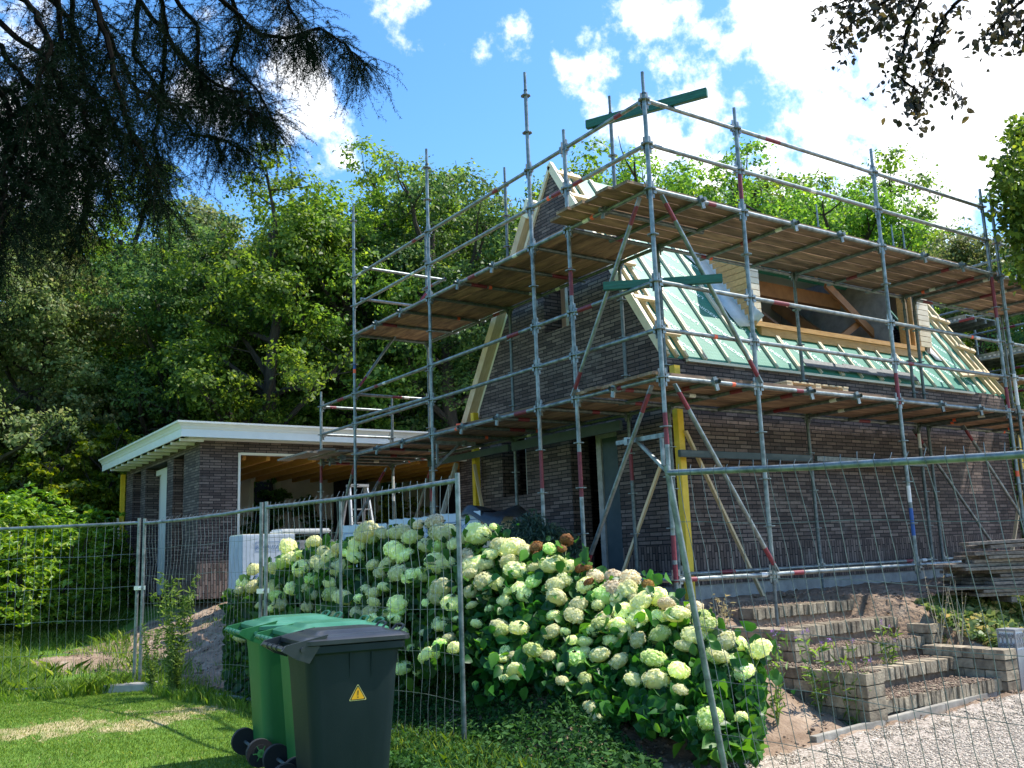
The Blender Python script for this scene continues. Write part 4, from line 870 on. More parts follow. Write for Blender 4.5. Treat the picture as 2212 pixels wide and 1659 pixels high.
# ------------------------------------------------------------------ wheelie bins
def wbin(label, px, py, d, yaw, body, lid, sign=False, hgt=1.07):
    P = at(px, py, d); base = Vector((P.x, P.y, 0)); u = Vector((math.cos(yaw), math.sin(yaw), 0)); n = Vector((-math.sin(yaw), math.cos(yaw), 0))
    base = base + u*.075 + n*.26; base.z = P.z-.965*hgt/1.07-.02
    T = thing('wheelie_bin', label, 'wheelie bin', base)
    def w(x, y, z): return base+u*x+n*y+Vector((0, 0, z))
    def ring(x0, x1, hw, z, r=.05, ns=5):
        pts = []
        for cx, cy, a0 in ((x1-r, hw-r, 0), (x0+r, hw-r, 90), (x0+r, -hw+r, 180), (x1-r, -hw+r, 270)):
            for k in range(ns+1): a = math.radians(a0+90*k/ns); pts.append(w(cx+r*math.cos(a), cy+r*math.sin(a), z))
        return pts
    def loft(b, rings, cap=(1, 1)):
        k = len(rings[0]); vs = [p for r in rings for p in r]
        fs = [(i*k+j, i*k+(j+1) % k, (i+1)*k+(j+1) % k, (i+1)*k+j) for i in range(len(rings)-1) for j in range(k)]
        if cap[0]: fs.append(tuple(range(k-1, -1, -1)))
        if cap[1]: fs.append(tuple((len(rings)-1)*k+j for j in range(k)))
        b.add(vs, fs)
    b = MB(); loft(b, [ring(.16, .62, .215, .03, .06), ring(.15, .635, .225, .08, .07), ring(.10, .69, .262, .80, .075), ring(.09, .70, .268, .90, .06), ring(.085, .71, .272, .955, .05)])
    bd = b.build('body', body, T, smooth=True)
    b = MB(); loft(b, [ring(.075, .725, .283, .915, .05), ring(.065, .735, .292, .925, .05), ring(.065, .735, .292, .965, .05), ring(.085, .715, .275, .970, .05)]); b.build('rim', body, T, smooth=True)
    b = MB(); loft(b, [ring(.55, .56, .1, .82, .004), ring(.55, .56, .1, .82, .004)]);
    b = MB()
    for xx in (.36, .50): b.add([w(xx, -.270, .915), w(xx+.012, -.270, .915), w(xx+.012, -.252, .76), w(xx, -.252, .76), w(xx, -.280, .915), w(xx+.012, -.280, .915), w(xx+.012, -.262, .76), w(xx, -.262, .76)], [(0, 1, 2, 3), (7, 6, 5, 4), (0, 4, 5, 1), (1, 5, 6, 2), (2, 6, 7, 3), (3, 7, 4, 0)])
    b.build('rib', body, bd)
    # lid
    b = MB(); loft(b, [ring(.06, .755, .298, .970, .06), ring(.055, .765, .305, .975, .06), ring(.055, .765, .305, 1.0, .06), ring(.08, .74, .283, 1.018, .06), ring(.13, .715, .262, 1.024, .06), ring(.17, .66, .20, 1.030, .06), ring(.19, .63, .180, 1.048, .05), ring(.23, .58, .15, 1.053, .05)])
    ld = b.build('lid', lid, T, smooth=True)
    for yy in (-.17, .17):
        g = MB(); g.path([w(.70, yy-.07, 1.02), w(.735, yy-.07, 1.055), w(.74, yy+.0, 1.062), w(.735, yy+.07, 1.055), w(.70, yy+.07, 1.02)], .008, 8); g.build('lid_grip', lid, ld, smooth=True)
    # handle assembly
    for yy in (-.28, .28):
        g = MB()
        o_ = [(.13, .93), (.13, 1.0), (.20, 1.035), (-.035, .995), (-.075, .955), (-.06, .915), (.0, .86), (.09, .84)]
        o_ = [(.17, .975), (.22, 1.035), (.06, 1.005), (-.045, .985), (-.07, .955), (-.045, .94), (.02, .90), (.10, .87)]
        for s_ in (0,): g.add([w(x, yy-.014, z) for x, z in o_]+[w(x, yy+.014, z) for x, z in o_], [tuple(range(8)), tuple(range(15, 7, -1))]+[(i, (i+1) % 8, 8+(i+1) % 8, 8+i) for i in range(8)])
        g.build('handle_bracket', lid if 'black' in lid else body, T)
        g = MB(); g.tube(w(.055, yy-.03, .955), w(.055, yy+.03, .955), .014, 10); g.build('hinge_pin', lid, T, smooth=True)
    g = MB(); g.tube(w(-.05, -.27, .962), w(-.05, .27, .962), .015, 12)
    for yy in (-.12, 0, .12): g.tube(w(-.05, yy-.008, .962), w(-.05, yy+.008, .962), .021, 12); g.beam(w(-.05, yy, .96), w(.06, yy, .94), .014, .02)
    g.build('handle_bar', lid, T, smooth=True)
    for yy in (-.25, .25):
        g = MB(); sg = 1 if yy > 0 else -1; g.tube(w(.10, yy-.0*sg, .10), w(.10, yy+.05*sg, .10), .10, 28); g.tube(w(.10, yy+.05*sg, .10), w(.10, yy+.056*sg, .10), .062, 24, 0)
        wh = g.build('wheel', 'rubber', T, smooth=True)
        g = MB(); g.tube(w(.10, yy+.056*sg, .10), w(.10, yy+.062*sg, .10), .028, 14); 
        for k in range(6): a = k*math.pi/3; g.beam(w(.10, yy+.058*sg, .10), w(.10+.058*math.cos(a), yy+.058*sg, .10+.058*math.sin(a)), .008, .006)
        g.build('hub', body if 'green' in body else 'rubber', wh)
    g = MB(); g.tube(w(.10, -.25, .10), w(.10, .25, .10), .012, 8); g.build('axle', 'galv_dark', T, smooth=True)
    if sign:
        def sf(x, z, o=0): t = (z-.08)/.72; hw = .225+.037*t; return w(x, -hw-.0035-o, z)
        for tri, m, o in ((.062, 'sign_yellow', 0), (.056, 'sign_black', .001), (.047, 'sign_orange', .002)):
            cx, cz = .415, .655; g = MB(); pts = []
            for k in range(3):
                a = math.pi/2+k*2*math.pi/3; c = Vector((cx+tri*1.0*math.cos(a), cz+tri*1.0*math.sin(a)))
                for e in (-.25, 0, .25): pts.append((c.x+tri*.12*(math.cos(a+e*2.2)-math.cos(a)), c.y+tri*.12*(math.sin(a+e*2.2)-math.sin(a))))
            g.add([sf(x, z, o) for x, z in pts], [tuple(range(9))]); sg_ = g.build('warning_sticker' if o == 0 else 'sticker_layer', m, T if o == 0 else sg0); 
            if o == 0: sg0 = sg_; tag(sg_, 'orange warning triangle sticker with a black exclamation mark')
        g = MB(); g.add([sf(cx-.004, cz+.026, .003), sf(cx+.004, cz+.026, .003), sf(cx+.002, cz-.004, .003), sf(cx-.002, cz-.004, .003)], [(0, 1, 2, 3)])
        g.add([sf(cx+.0045*math.cos(a), cz-.014+.0045*math.sin(a), .003) for a in [k*math.pi/4 for k in range(8)]], [tuple(range(8))]); g.build('exclamation_mark', 'sign_black', sg0)
    elif 'left' in label:
        g = MB(); pts = [(.16+(.016 if k % 2 == 0 else .007)*math.sin(k*math.pi/5), .86+(.016 if k % 2 == 0 else .007)*math.cos(k*math.pi/5)) for k in range(10)]
        g.add([w(x, -.272, z) for x, z in pts], [tuple(range(10))]); tag(g.build('star_sticker', 'sign_orange', T), 'small gold star sticker under the rim')
    return T
YB = math.radians(-7)
wbin('near black-bodied wheelie bin with a warning triangle sticker on its side', 604, 1396, 5.70, YB, 'bin_black', 'bin_lid_black', True)
wbin('middle green wheelie bin squeezed between the black bin and the rear green one', 585, 1377, 6.35, YB, 'bin_green', 'bin_lid_green')
wbin('rear green wheelie bin standing at the left end of the row by the lawn', 512, 1361, 6.98, YB, 'bin_green', 'bin_lid_green')
# ------------------------------------------------------------------ hydrangeas
HZ = [(135,405,60),(80,480,60),(140,500,70),(60,520,50),(325,280,70),(385,320,60),(465,255,75),(300,365,80),(345,345,70),(245,400,60),(515,305,75),(560,340,85),(600,290,70),(400,395,75),(440,370,70),(480,360,70),(520,385,80),(610,400,90),(460,455,70),(240,500,70),(350,510,95),(430,500,80),(395,420,60),(470,545,55),(560,540,90),(620,560,85),(430,610,65),(515,650,50),(590,655,75),(270,560,80),(235,620,60),(280,600,70),(180,600,60),(60,780,60),(755,205,110),(835,205,80),(790,240,75),(700,270,85),(690,335,75),(640,310,60),(905,210,70),(940,200,70),(1000,230,100),(1120,145,80,'c'),(1035,160,50,'c'),(1160,205,110),(1210,190,90),(905,300,100),(960,330,90),(870,380,80),(785,380,70),(830,425,70),(920,425,80),(990,440,80),(1070,450,80),(1080,275,85),(1145,275,85),(1225,265,80),(1120,360,90),(1200,370,95),(1050,420,60),(1155,390,80),(1165,510,110),(1135,560,80),(1085,590,50),(745,510,50),(790,535,65),(790,585,70),(780,635,75),(710,565,50),(845,500,55),(920,590,90),(870,650,70),(905,670,60),(940,640,60),(800,690,80),(760,720,60),(700,640,60),(550,480,60),(930,755,65),(1155,700,65),(1065,750,55),(1200,780,70),(1150,810,65),(1230,830,80),(1080,870,75),(1140,865,50),(1000,830,45),(950,940,85),(1030,965,60),(1240,675,40),(1355,215,120),(1290,235,80),(1440,170,35),(1340,190,80),(1540,285,110),(1480,275,90),(1610,300,90),(1430,320,80),(1330,390,100),(1370,370,90),(1320,430,80),(1400,370,70),(1530,365,80),(1570,410,115),(1750,295,70),(1670,400,70),(1740,385,120),(1800,380,100),(1850,390,80),(1390,470,90),(1460,480,90),(1410,550,70),(1520,520,60),(1600,530,100),(1660,470,75),(1780,490,100),(1785,560,90),(1315,525,70),(1325,600,45),(1420,620,60),(1350,700,70),(1485,740,90),(1470,715,70),(1765,655,75),(1760,745,80),(1880,655,90),(1905,600,75),(1830,460,70),(1830,745,45),(1995,440,80,'c'),(1940,490,80),(2100,455,85,'c'),(2180,500,80),(2040,560,110),(2130,560,120),(2010,600,80),(2150,640,110),(2060,700,120),(1990,740,80),(2120,720,90),(1935,800,90),(1890,880,100),(2020,870,85),(1940,850,60),(1660,845,90),(1740,875,80),(1640,900,75),(1610,890,60),(1565,955,80),(1505,850,60),(1490,890,60),(1480,950,50),(1505,1000,40),(1545,870,60),(1815,1010,60),(1940,1000,60),(1870,790,50),(2080,790,60),(2170,520,90),(2200,560,80),(1675,285,80,'b'),(1675,325,60,'b'),(1840,245,95,'b'),(1815,290,60,'b'),(1915,400,70,'b'),(1955,395,60,'b'),(1960,475,70,'b'),(1300,320,70,'c'),(1310,350,60,'c')]
HD = [((900+a[0]/1.3825)/1.8228, (1950+a[1]/1.3825)/1.8228, a[2]/1.3825/1.8228, a[3] if len(a) > 3 else 'n') for a in HZ]
HD += [(x, y, d, k) for x, y, d, k in [(1420,1290,45,'n'),(1385,1302,45,'n'),(1462,1328,44,'n'),(1440,1305,40,'c'),(1528,1348,48,'n'),(1500,1372,42,'n'),(1570,1388,46,'n'),(1545,1415,38,'n'),(1590,1390,44,'n'),(1643,1402,42,'n'),(1555,1417,36,'n'),(1533,1552,46,'n'),(1601,1550,26,'n'),(1420,1472,52,'n'),(1466,1448,40,'n'),(1470,1490,26,'n'),(1608,1452,36,'n'),(1380,1335,46,'n'),(1340,1322,46,'n'),(1300,1352,44,'n'),(1350,1366,44,'n'),(1425,1374,40,'n'),(1478,1396,36,'n'),(1515,1335,40,'n'),(1290,1552,32,'n'),(1303,1576,28,'n'),(1276,1530,28,'n'),(1500,1315,38,'c'),(1400,1262,34,'b'),(1360,1252,40,'c'),(1325,1278,44,'c'),(1580,1430,30,'n')]]
for _ in range(110):
    x = random.uniform(590, 1500); yt = float(np.interp(x, [560, 740, 830, 1000, 1180, 1330, 1500], [1225, 1140, 1125, 1145, 1195, 1265, 1330])); y = yt+random.uniform(25, 190); dd = random.uniform(30, 44)
    if all(math.hypot(x-h[0], y-h[1]) > (h[2]+dd)*.42 for h in HD): HD.append((x, y, dd, 'n'))
def hdepth(x, y):
    ys = [(500, 1240), (560, 1225), (640, 1175), (740, 1140), (830, 1125), (1000, 1145), (1180, 1195), (1330, 1265), (1440, 1300), (1560, 1355), (1680, 1390)]
    ds = [(500, 11.3), (560, 11.1), (740, 10.2), (830, 9.9), (1000, 9.1), (1180, 8.4), (1330, 7.9), (1440, 7.4), (1560, 7.0), (1680, 6.75)]
    yt = np.interp(x, *zip(*ys)); d = np.interp(x, *zip(*ds))
    return float(d-np.clip((y-yt)*.0042, -.2, 1.15)), float(yt)
def floret_head(seed, petal='hyd_petal'):
    rg = np.random.default_rng(seed); n = 230; u = rg.normal(size=(n*2, 3)); u = unit(u); u = u[u[:, 2] > -.55][:n]; n = len(u)
    lump = 1+.05*np.sin(u[:, 0]*7+seed)*np.sin(u[:, 1]*6+seed*2)+.035*rg.normal(size=n); C = u*lump[:, None]*np.array([1, 1, .84])
    V = []; F = []; k = 0
    for i in range(n):
        nn = unit(u[i]+rg.normal(size=3)*.25); a = unit(np.cross(nn, rg.normal(size=3))); b = np.cross(nn, a); s = .155*(1+.2*rg.normal())
        for q in range(4):
            t = q*math.pi/2; e = a*math.cos(t)+b*math.sin(t); f = -a*math.sin(t)+b*math.cos(t)
            V += [C[i]-nn*.02, C[i]+e*s*.55+f*s*.42+nn*.03, C[i]+e*s*.98+nn*.0, C[i]+e*s*.55-f*s*.42+nn*.03]; F.append((k, k+1, k+2, k+3)); k += 4
    # solid core so heads are dense
    m = 14; cv = []; cf = []; K = 0
    for i in range(1, m):
        for j in range(m):
            th = math.pi*i/m; ph = 2*math.pi*j/m; cv.append((.93*math.sin(th)*math.cos(ph), .93*math.sin(th)*math.sin(ph), .78*math.cos(th)))
    for i in range(m-2):
        for j in range(m): cf.append((len(V)+i*m+j, len(V)+i*m+(j+1) % m, len(V)+(i+1)*m+(j+1) % m, len(V)+(i+1)*m+j))
    o = npmesh('flower_head', np.array(V+cv), np.array(F+cf), petal); me = o.data; bpy.data.objects.remove(o); return me
HM = {'n': [floret_head(i, 'hyd_petal') for i in range(4)]+[floret_head(9, 'hyd_petal_green'), floret_head(10, 'hyd_petal'), floret_head(12, 'hyd_petal')], 'c': [floret_head(20, 'hyd_petal_cream')], 'b': [floret_head(30, 'hyd_petal_brown')]}
def hydrangeas():
    cents = [(560, 1290), (650, 1250), (760, 1230), (880, 1260), (1000, 1290), (1120, 1330), (1240, 1370), (1350, 1420), (1450, 1440), (1570, 1470)]
    labs = ['leftmost hydrangea bush, beyond the fence posts behind the rear green bin', 'hydrangea bush directly behind the rear green bin lid, second from the left', 'hydrangea bush behind the thin centre tube of the middle fence panel', 'hydrangea bush behind the right half of the black bin, below the block packs',
            'hydrangea bush cut by the right-hand post of the middle fence panel', 'hydrangea bush just right of that fence post, in the middle of the hedge', 'hydrangea bush below the pair of dried brown heads, in front of the doorway', 'hydrangea bush with cream and brown heads in front of the scaffold corner post', 'hydrangea bush just left of the leaning fence post', 'rightmost and lowest hydrangea bush, seen through the leaning fence panel']
    xs = np.array([c[0] for c in cents]); groups = [[] for _ in cents]
    for h in HD: groups[int(np.abs(xs-h[0]).argmin())].append(h)
    for i, (cx_, cy_) in enumerate(cents):
        d, yt = hdepth(cx_, 1200); d0 = hdepth(cx_, yt)[0]; base = at(cx_, 1300, d0-.15); bz = gz(base.x, base.y); top = at(cx_, yt, d0).z
        T = thing('hydrangea_bush', labs[i], 'shrub', (base.x, base.y, bz), 'hydrangea hedge on the bank')
        pts = []; w = MB()
        for (x, y, dia, k) in groups[i]:
            dd = hdepth(x, y)[0]+RNG.uniform(-.06, .06); P = at(x, y, dd); r = dia*.5*dd/CF*1.25
            o = bpy.data.objects.new('flower_head', random.choice(HM[k])); COL.objects.link(o); o.parent = T; o.location = P-ORG[T.name]; r *= (.72 if k == 'b' else 1)*random.choice((.78, .92, 1, 1, 1.08)); o.scale = (r*random.uniform(.88, 1.12), r*random.uniform(.88, 1.12), r*random.uniform(.72, 1.0)); lean = Vector((CAM.x-P.x, CAM.y-P.y, 0)).normalized()
            o.rotation_euler = (Vector((0, 0, 1))*random.uniform(.8, 1.6)+lean*random.uniform(.2, 1.0)).to_track_quat('Z', 'Y').to_euler(); o.rotation_euler.z += random.uniform(0, 6)
            if k == 'b': tag(o, 'dried brown flower head')
            root = Vector((base.x+RNG.uniform(-.15, .15), base.y+RNG.uniform(-.15, .15), bz)); mid = root.lerp(P, .55)+Vector((0, 0, .18*(P.z-root.z)))
            w.path([root, mid, P-Vector((0, 0, r*.5))], [.006, .005, .0035], 4)
            for _ in range(15): pts.append(np.array(P)+RNG.normal(size=3)*[.10, .10, .08]+[0, 0, -.13]+np.array(FW)*.10)
            for _ in range(9): pts.append(np.array(root.lerp(P, RNG.uniform(.25, .95)))+RNG.normal(size=3)*.1)
        # leafy volume filling the visible front of the bush down to the ground
        for _ in range(1500):
            x = cx_+RNG.uniform(-75, 75); y = RNG.uniform(yt+20, yt+280); dd = hdepth(x, y)[0]+RNG.uniform(.02, .85); P = at(x, y, dd)
            g_ = gz(P.x, P.y)+.08
            yy = hdepth(x, yt)[1]
            if P.z < g_ or y < yy+28: continue
            pts.append(np.array(P))
        pts = np.array(pts); V, F = leaves6(pts, .102, .66, up=.55, hang=.8, bend=.22, nrm=np.tile(-np.array(FW)*.5, (len(pts), 1)))
        npmesh('foliage', V, F, 'hyd_leaf', T); w.build('stems', 'stem', T)
hydrangeas()
# ------------------------------------------------------------------ trees
def limb_path(p, d, L, n, wob, up=.12, rg=random):
    pts = [Vector(p)]; d = Vector(d).normalized()
    for k in range(n):
        d = (d+Vector((rg.uniform(-wob, wob), rg.uniform(-wob, wob), rg.uniform(-wob, wob)+up))).normalized(); pts.append(pts[-1]+d*L/n)
    return pts
def make_tree_meshes(seed, H, R, zc0, nleaf, lsize, leaf, nblob=52):
    rg = random.Random(seed); w = MB(); lean = rg.uniform(-.06, .06)
    tr = [Vector((lean*k*H/8+rg.uniform(-.08, .08)*k*.3, rg.uniform(-.08, .08)*k*.3, k*H*.86/8)) for k in range(9)]; w.path(tr, [.30*(1-k/9.5)*H/13+.03 for k in range(9)], 9)
    tips = []
    for k in range(16):
        t = rg.uniform(.22, .97); p = tr[int(t*8)].lerp(tr[min(8, int(t*8)+1)], t*8 % 1); a = rg.uniform(0, 6.28); L = R*(1.15-.55*abs(t-.45))*rg.uniform(.8, 1.1)
        pts = limb_path(p, (math.cos(a), math.sin(a), rg.uniform(.2, .9)), L, 6, .25, .1, rg); w.path(pts, [.10*(1-j/7)+.014 for j in range(7)], 5); tips += pts[3:]
        for _ in range(3): q = pts[rg.randint(2, 5)]; pp = limb_path(q, (rg.uniform(-1, 1), rg.uniform(-1, 1), rg.uniform(0, .8)), L*.45, 4, .3, .1, rg); w.path(pp, [.035, .028, .02, .014, .008], 4); tips += pp[2:]
    rn = np.random.default_rng(seed); P = []; NR = []
    B = []
    for _ in range(nblob):
        u = unit(rn.normal(size=3)); rr = rn.uniform(.55, 1.0); z = zc0+(H-zc0)*(.5+.5*u[2]*rr*.95); prof = math.sqrt(max(.05, 1-((z-zc0)/(H-zc0)-.42)**2*2.6)); B.append((np.array([u[0]*rr*R*prof, u[1]*rr*R*prof, z]), rn.uniform(.55, 1.15)))
    for t in tips[::3]: B.append((np.array(t), rn.uniform(.35, .75)))
    per = nleaf//len(B)
    for c, r in B:
        m = int(per*(r/.75)**2); ns = max(6, m//22)                       # sprigs on the blob, then leaves on the sprig
        su = unit(rn.normal(size=(ns, 3))+[0, 0, .35]); sp = c+su*r*rn.uniform(.55, 1.08, size=(ns, 1))*[1, 1, .72]
        idx = rn.integers(0, ns, m); P.append(sp[idx]+rn.normal(size=(m, 3))*[.15, .15, .085]); NR.append(su[idx])
    P = np.concatenate(P); NR = np.concatenate(NR); V, F = leaves(P, lsize, .62, up=.5, nrm=NR)
    wo = w.build('trunk', 'bark', None, smooth=True, off=(0, 0, 0)); co_ = npmesh('crown', V, F, leaf); m = (wo.data, co_.data); bpy.data.objects.remove(wo); bpy.data.objects.remove(co_); return m
def put_tree(name, label, cat, x, y, z, s, rz, m, group=None, sz=1):
    T = bpy.data.objects.new(name, None); COL.objects.link(T); T.location = (x, y, z); T.scale = (s, s, s*sz); T.rotation_euler = (0, 0, rz); tag(T, label, cat, group)
    for n, me in zip(('trunk', 'crown'), m): o = bpy.data.objects.new(n, me); COL.objects.link(o); o.parent = T
    return T
TM = [make_tree_meshes(1, 13, 3.3, 3.0, 46000, .125, 'oak_leaf'), make_tree_meshes(2, 13, 3.0, 3.6, 44000, .12, 'oak_leaf_b'), make_tree_meshes(3, 13, 3.5, 2.6, 46000, .125, 'oak_leaf'),
      make_tree_meshes(4, 13, 3.1, 2.4, 46000, .12, 'olive_leaf'), make_tree_meshes(5, 13, 3.2, 3.4, 44000, .125, 'oak_leaf')]
SH = [make_tree_meshes(6, 13, 6.2, .3, 26000, .36, 'bright_leaf', 40), make_tree_meshes(7, 13, 6.5, .3, 26000, .35, 'oak_leaf_b', 40)]
def forest():
    front = [(-60, 24, 330, 3, 'shaggy olive-green tree'), (70, 26, 400, 3, 'olive-green tree'), (205, 29, 345, 0, 'broad oak'), (330, 27, 395, 1, 'oak'), (455, 31, 380, 3, 'brownish-green tree'), (560, 26, 342, 0, 'bright-topped oak'), (665, 31, 395, 1, 'oak'), (775, 28, 318, 2, 'tall oak'), (885, 31, 318, 0, 'tall oak'), (1000, 28, 305, 1, 'tallest oak'),
             (1150, 32, 322, 4, 'thin-topped oak'), (1290, 30, 308, 4, 'airy oak'), (1430, 30, 312, 2, 'light-green oak'), (1565, 29, 298, 0, 'oak'), (1700, 33, 350, 2, 'oak'), (1850, 27, 322, 2, 'round-headed oak'), (1945, 31, 350, 0, 'oak'), (2060, 34, 470, 1, 'low oak'), (2190, 24, 440, 3, 'dark tree'), (2450, 19, 250, 1, 'dark tree')]
    ordn = 'first second third fourth fifth sixth seventh eighth ninth tenth eleventh twelfth thirteenth fourteenth fifteenth sixteenth seventeenth eighteenth nineteenth twentieth'.split()
    for i, (px, d, ty, k, nm) in enumerate(front):
        b = at(px, 1100, d); top = at(px, ty, d).z; z = gz(b.x, b.y)-.1; s = (top-z)/13.0
        where = 'left of and behind the garage' if px < 500 else 'behind the garage roof' if px < 950 else 'behind the house gable' if px < 1250 else 'rising beyond the long upper deck'
        put_tree('oak_tree', '%s %s, %s from left in front row' % (nm, where, ordn[i]), 'tree', b.x, b.y, z, max(.75, s), i*1.7, TM[k], 'front row of trees round the plot', 1 if s > .75 else s/.75)
    back = [(0, 37, 480, 1), (130, 36, 470, 0), (270, 38, 480, 2), (400, 38, 470, 1), (620, 39, 450, 0), (730, 37, 440, 2), (850, 39, 400, 1), (960, 38, 400, 0), (1090, 38, 400, 2), (1220, 36, 375, 0), (1360, 36, 345, 1), (1490, 36, 350, 0), (1630, 35, 350, 2), (1770, 36, 350, 0), (1900, 36, 385, 1), (2010, 37, 500, 2), (2160, 38, 560, 0)]
    for i, (px, d, ty, k) in enumerate(back):
        b = at(px, 1100, d); z = gz(b.x, b.y)-.1; s = (at(px, ty, d).z-z)/13.0
        put_tree('oak_tree', 'oak half hidden behind the front trees, %s from left' % ordn[i], 'tree', b.x, b.y, z, s, i*2.3+1, TM[k], 'back row of trees round the plot')
    under = [(-40, 24, 1000, 0), (60, 25, 985, 0), (150, 23.5, 1010, 0), (235, 25, 955, 0), (330, 29, 930, 0), (440, 34, 900, 1), (560, 34, 1000, 1), (600, 24, 1040, 1), (700, 34, 900, 1), (850, 36, 900, 1), (845, 23, 1090, 0), (1000, 36, 950, 1), (2080, 30, 760, 1), (2200, 26, 700, 0), (2230, 18, 900, 1)]
    for i, (px, d, ty, k) in enumerate(under):
        b = at(px, 1100, d); z = gz(b.x, b.y)-.1; s = (at(px, ty, d).z-z)/13.0
        put_tree('undergrowth_bush', '%s bush beneath the trees, %s from the left' % ('yellow-green' if k == 0 else 'dark green', ordn[i]), 'bush', b.x, b.y, z, s, i*1.1, SH[k], 'understorey bushes at the wood edge')
    # far masses of foliage closing the horizon
    P = []
    for k in range(520):
        a = RNG.uniform(-1.1, 1.25)+YAW; r = RNG.uniform(44, 60); P.append([CAM.x+r*math.cos(a), CAM.y+r*math.sin(a), RNG.uniform(0, 5.0)])
    P = np.array(P); Q = np.repeat(P, 110, 0)+RNG.normal(size=(len(P)*110, 3))*[1.3, 1.3, .8]; V, F = leaves(Q, .42, .7, up=.3); tag(npmesh('distant_wood', V, F, 'oak_leaf_b'), 'dark continuous mass of far woodland behind the trees', 'wood', kind='stuff')
forest()
def rhodos():
    specs = [(-30, 17, 1085, 1.15), (95, 18.5, 1060, 1.2), (190, 21, 1095, .95), (225, 24, 1020, .9), (10, 21, 1045, 1.5)]
    labs = ['rhododendron bush at the left edge of the photo', 'large sunlit rhododendron above the left fence panel', 'rhododendron bush beside the garage corner', 'yellow-green bush between the rhododendrons and the garage wall', 'rhododendron bush at the back of the clump']
    for i, (px, d, ty, R) in enumerate(specs):
        b = at(px, 1280, d); zb = -.55; top = at(px, ty, d).z; T = thing('rhododendron', labs[i], 'shrub', (b.x, b.y, zb)); h = top-zb
        n = 900; u = unit(RNG.normal(size=(n, 3))); u[:, 2] = np.abs(u[:, 2])*1.0-.1; k = 1+.16*np.sin(u[:, 0]*6+i)*np.cos(u[:, 1]*7)+.05*RNG.normal(size=n)
        C = np.array([b.x, b.y, zb+.1])+u*k[:, None]*[R, R, h]*RNG.uniform(.8, 1, (n, 1))
        N_ = 9; Cc = np.repeat(C, N_, 0); ax = RNG.normal(size=(n*N_, 3)); ax[:, 2] = np.abs(ax[:, 2])*.35; ax = unit(ax); s = .15
        V, F = leaves6(Cc+ax*s*.5, s, .36, up=1.0, axis=ax, bend=.1, jit=.15); npmesh('foliage', V, F, 'rhodo_leaf' if i != 3 else 'bright_leaf', T)  # brighter leaf colour on the bush by the garage makes up for missing sunlight
        w = MB(); [w.path(limb_path((b.x, b.y, zb-.2), (math.cos(a), math.sin(a), 1.1), h*.9, 5, .2), [.04, .035, .028, .02, .014, .01], 5) for a in range(7)]; w.build('stems', 'bark', T)
rhodos()
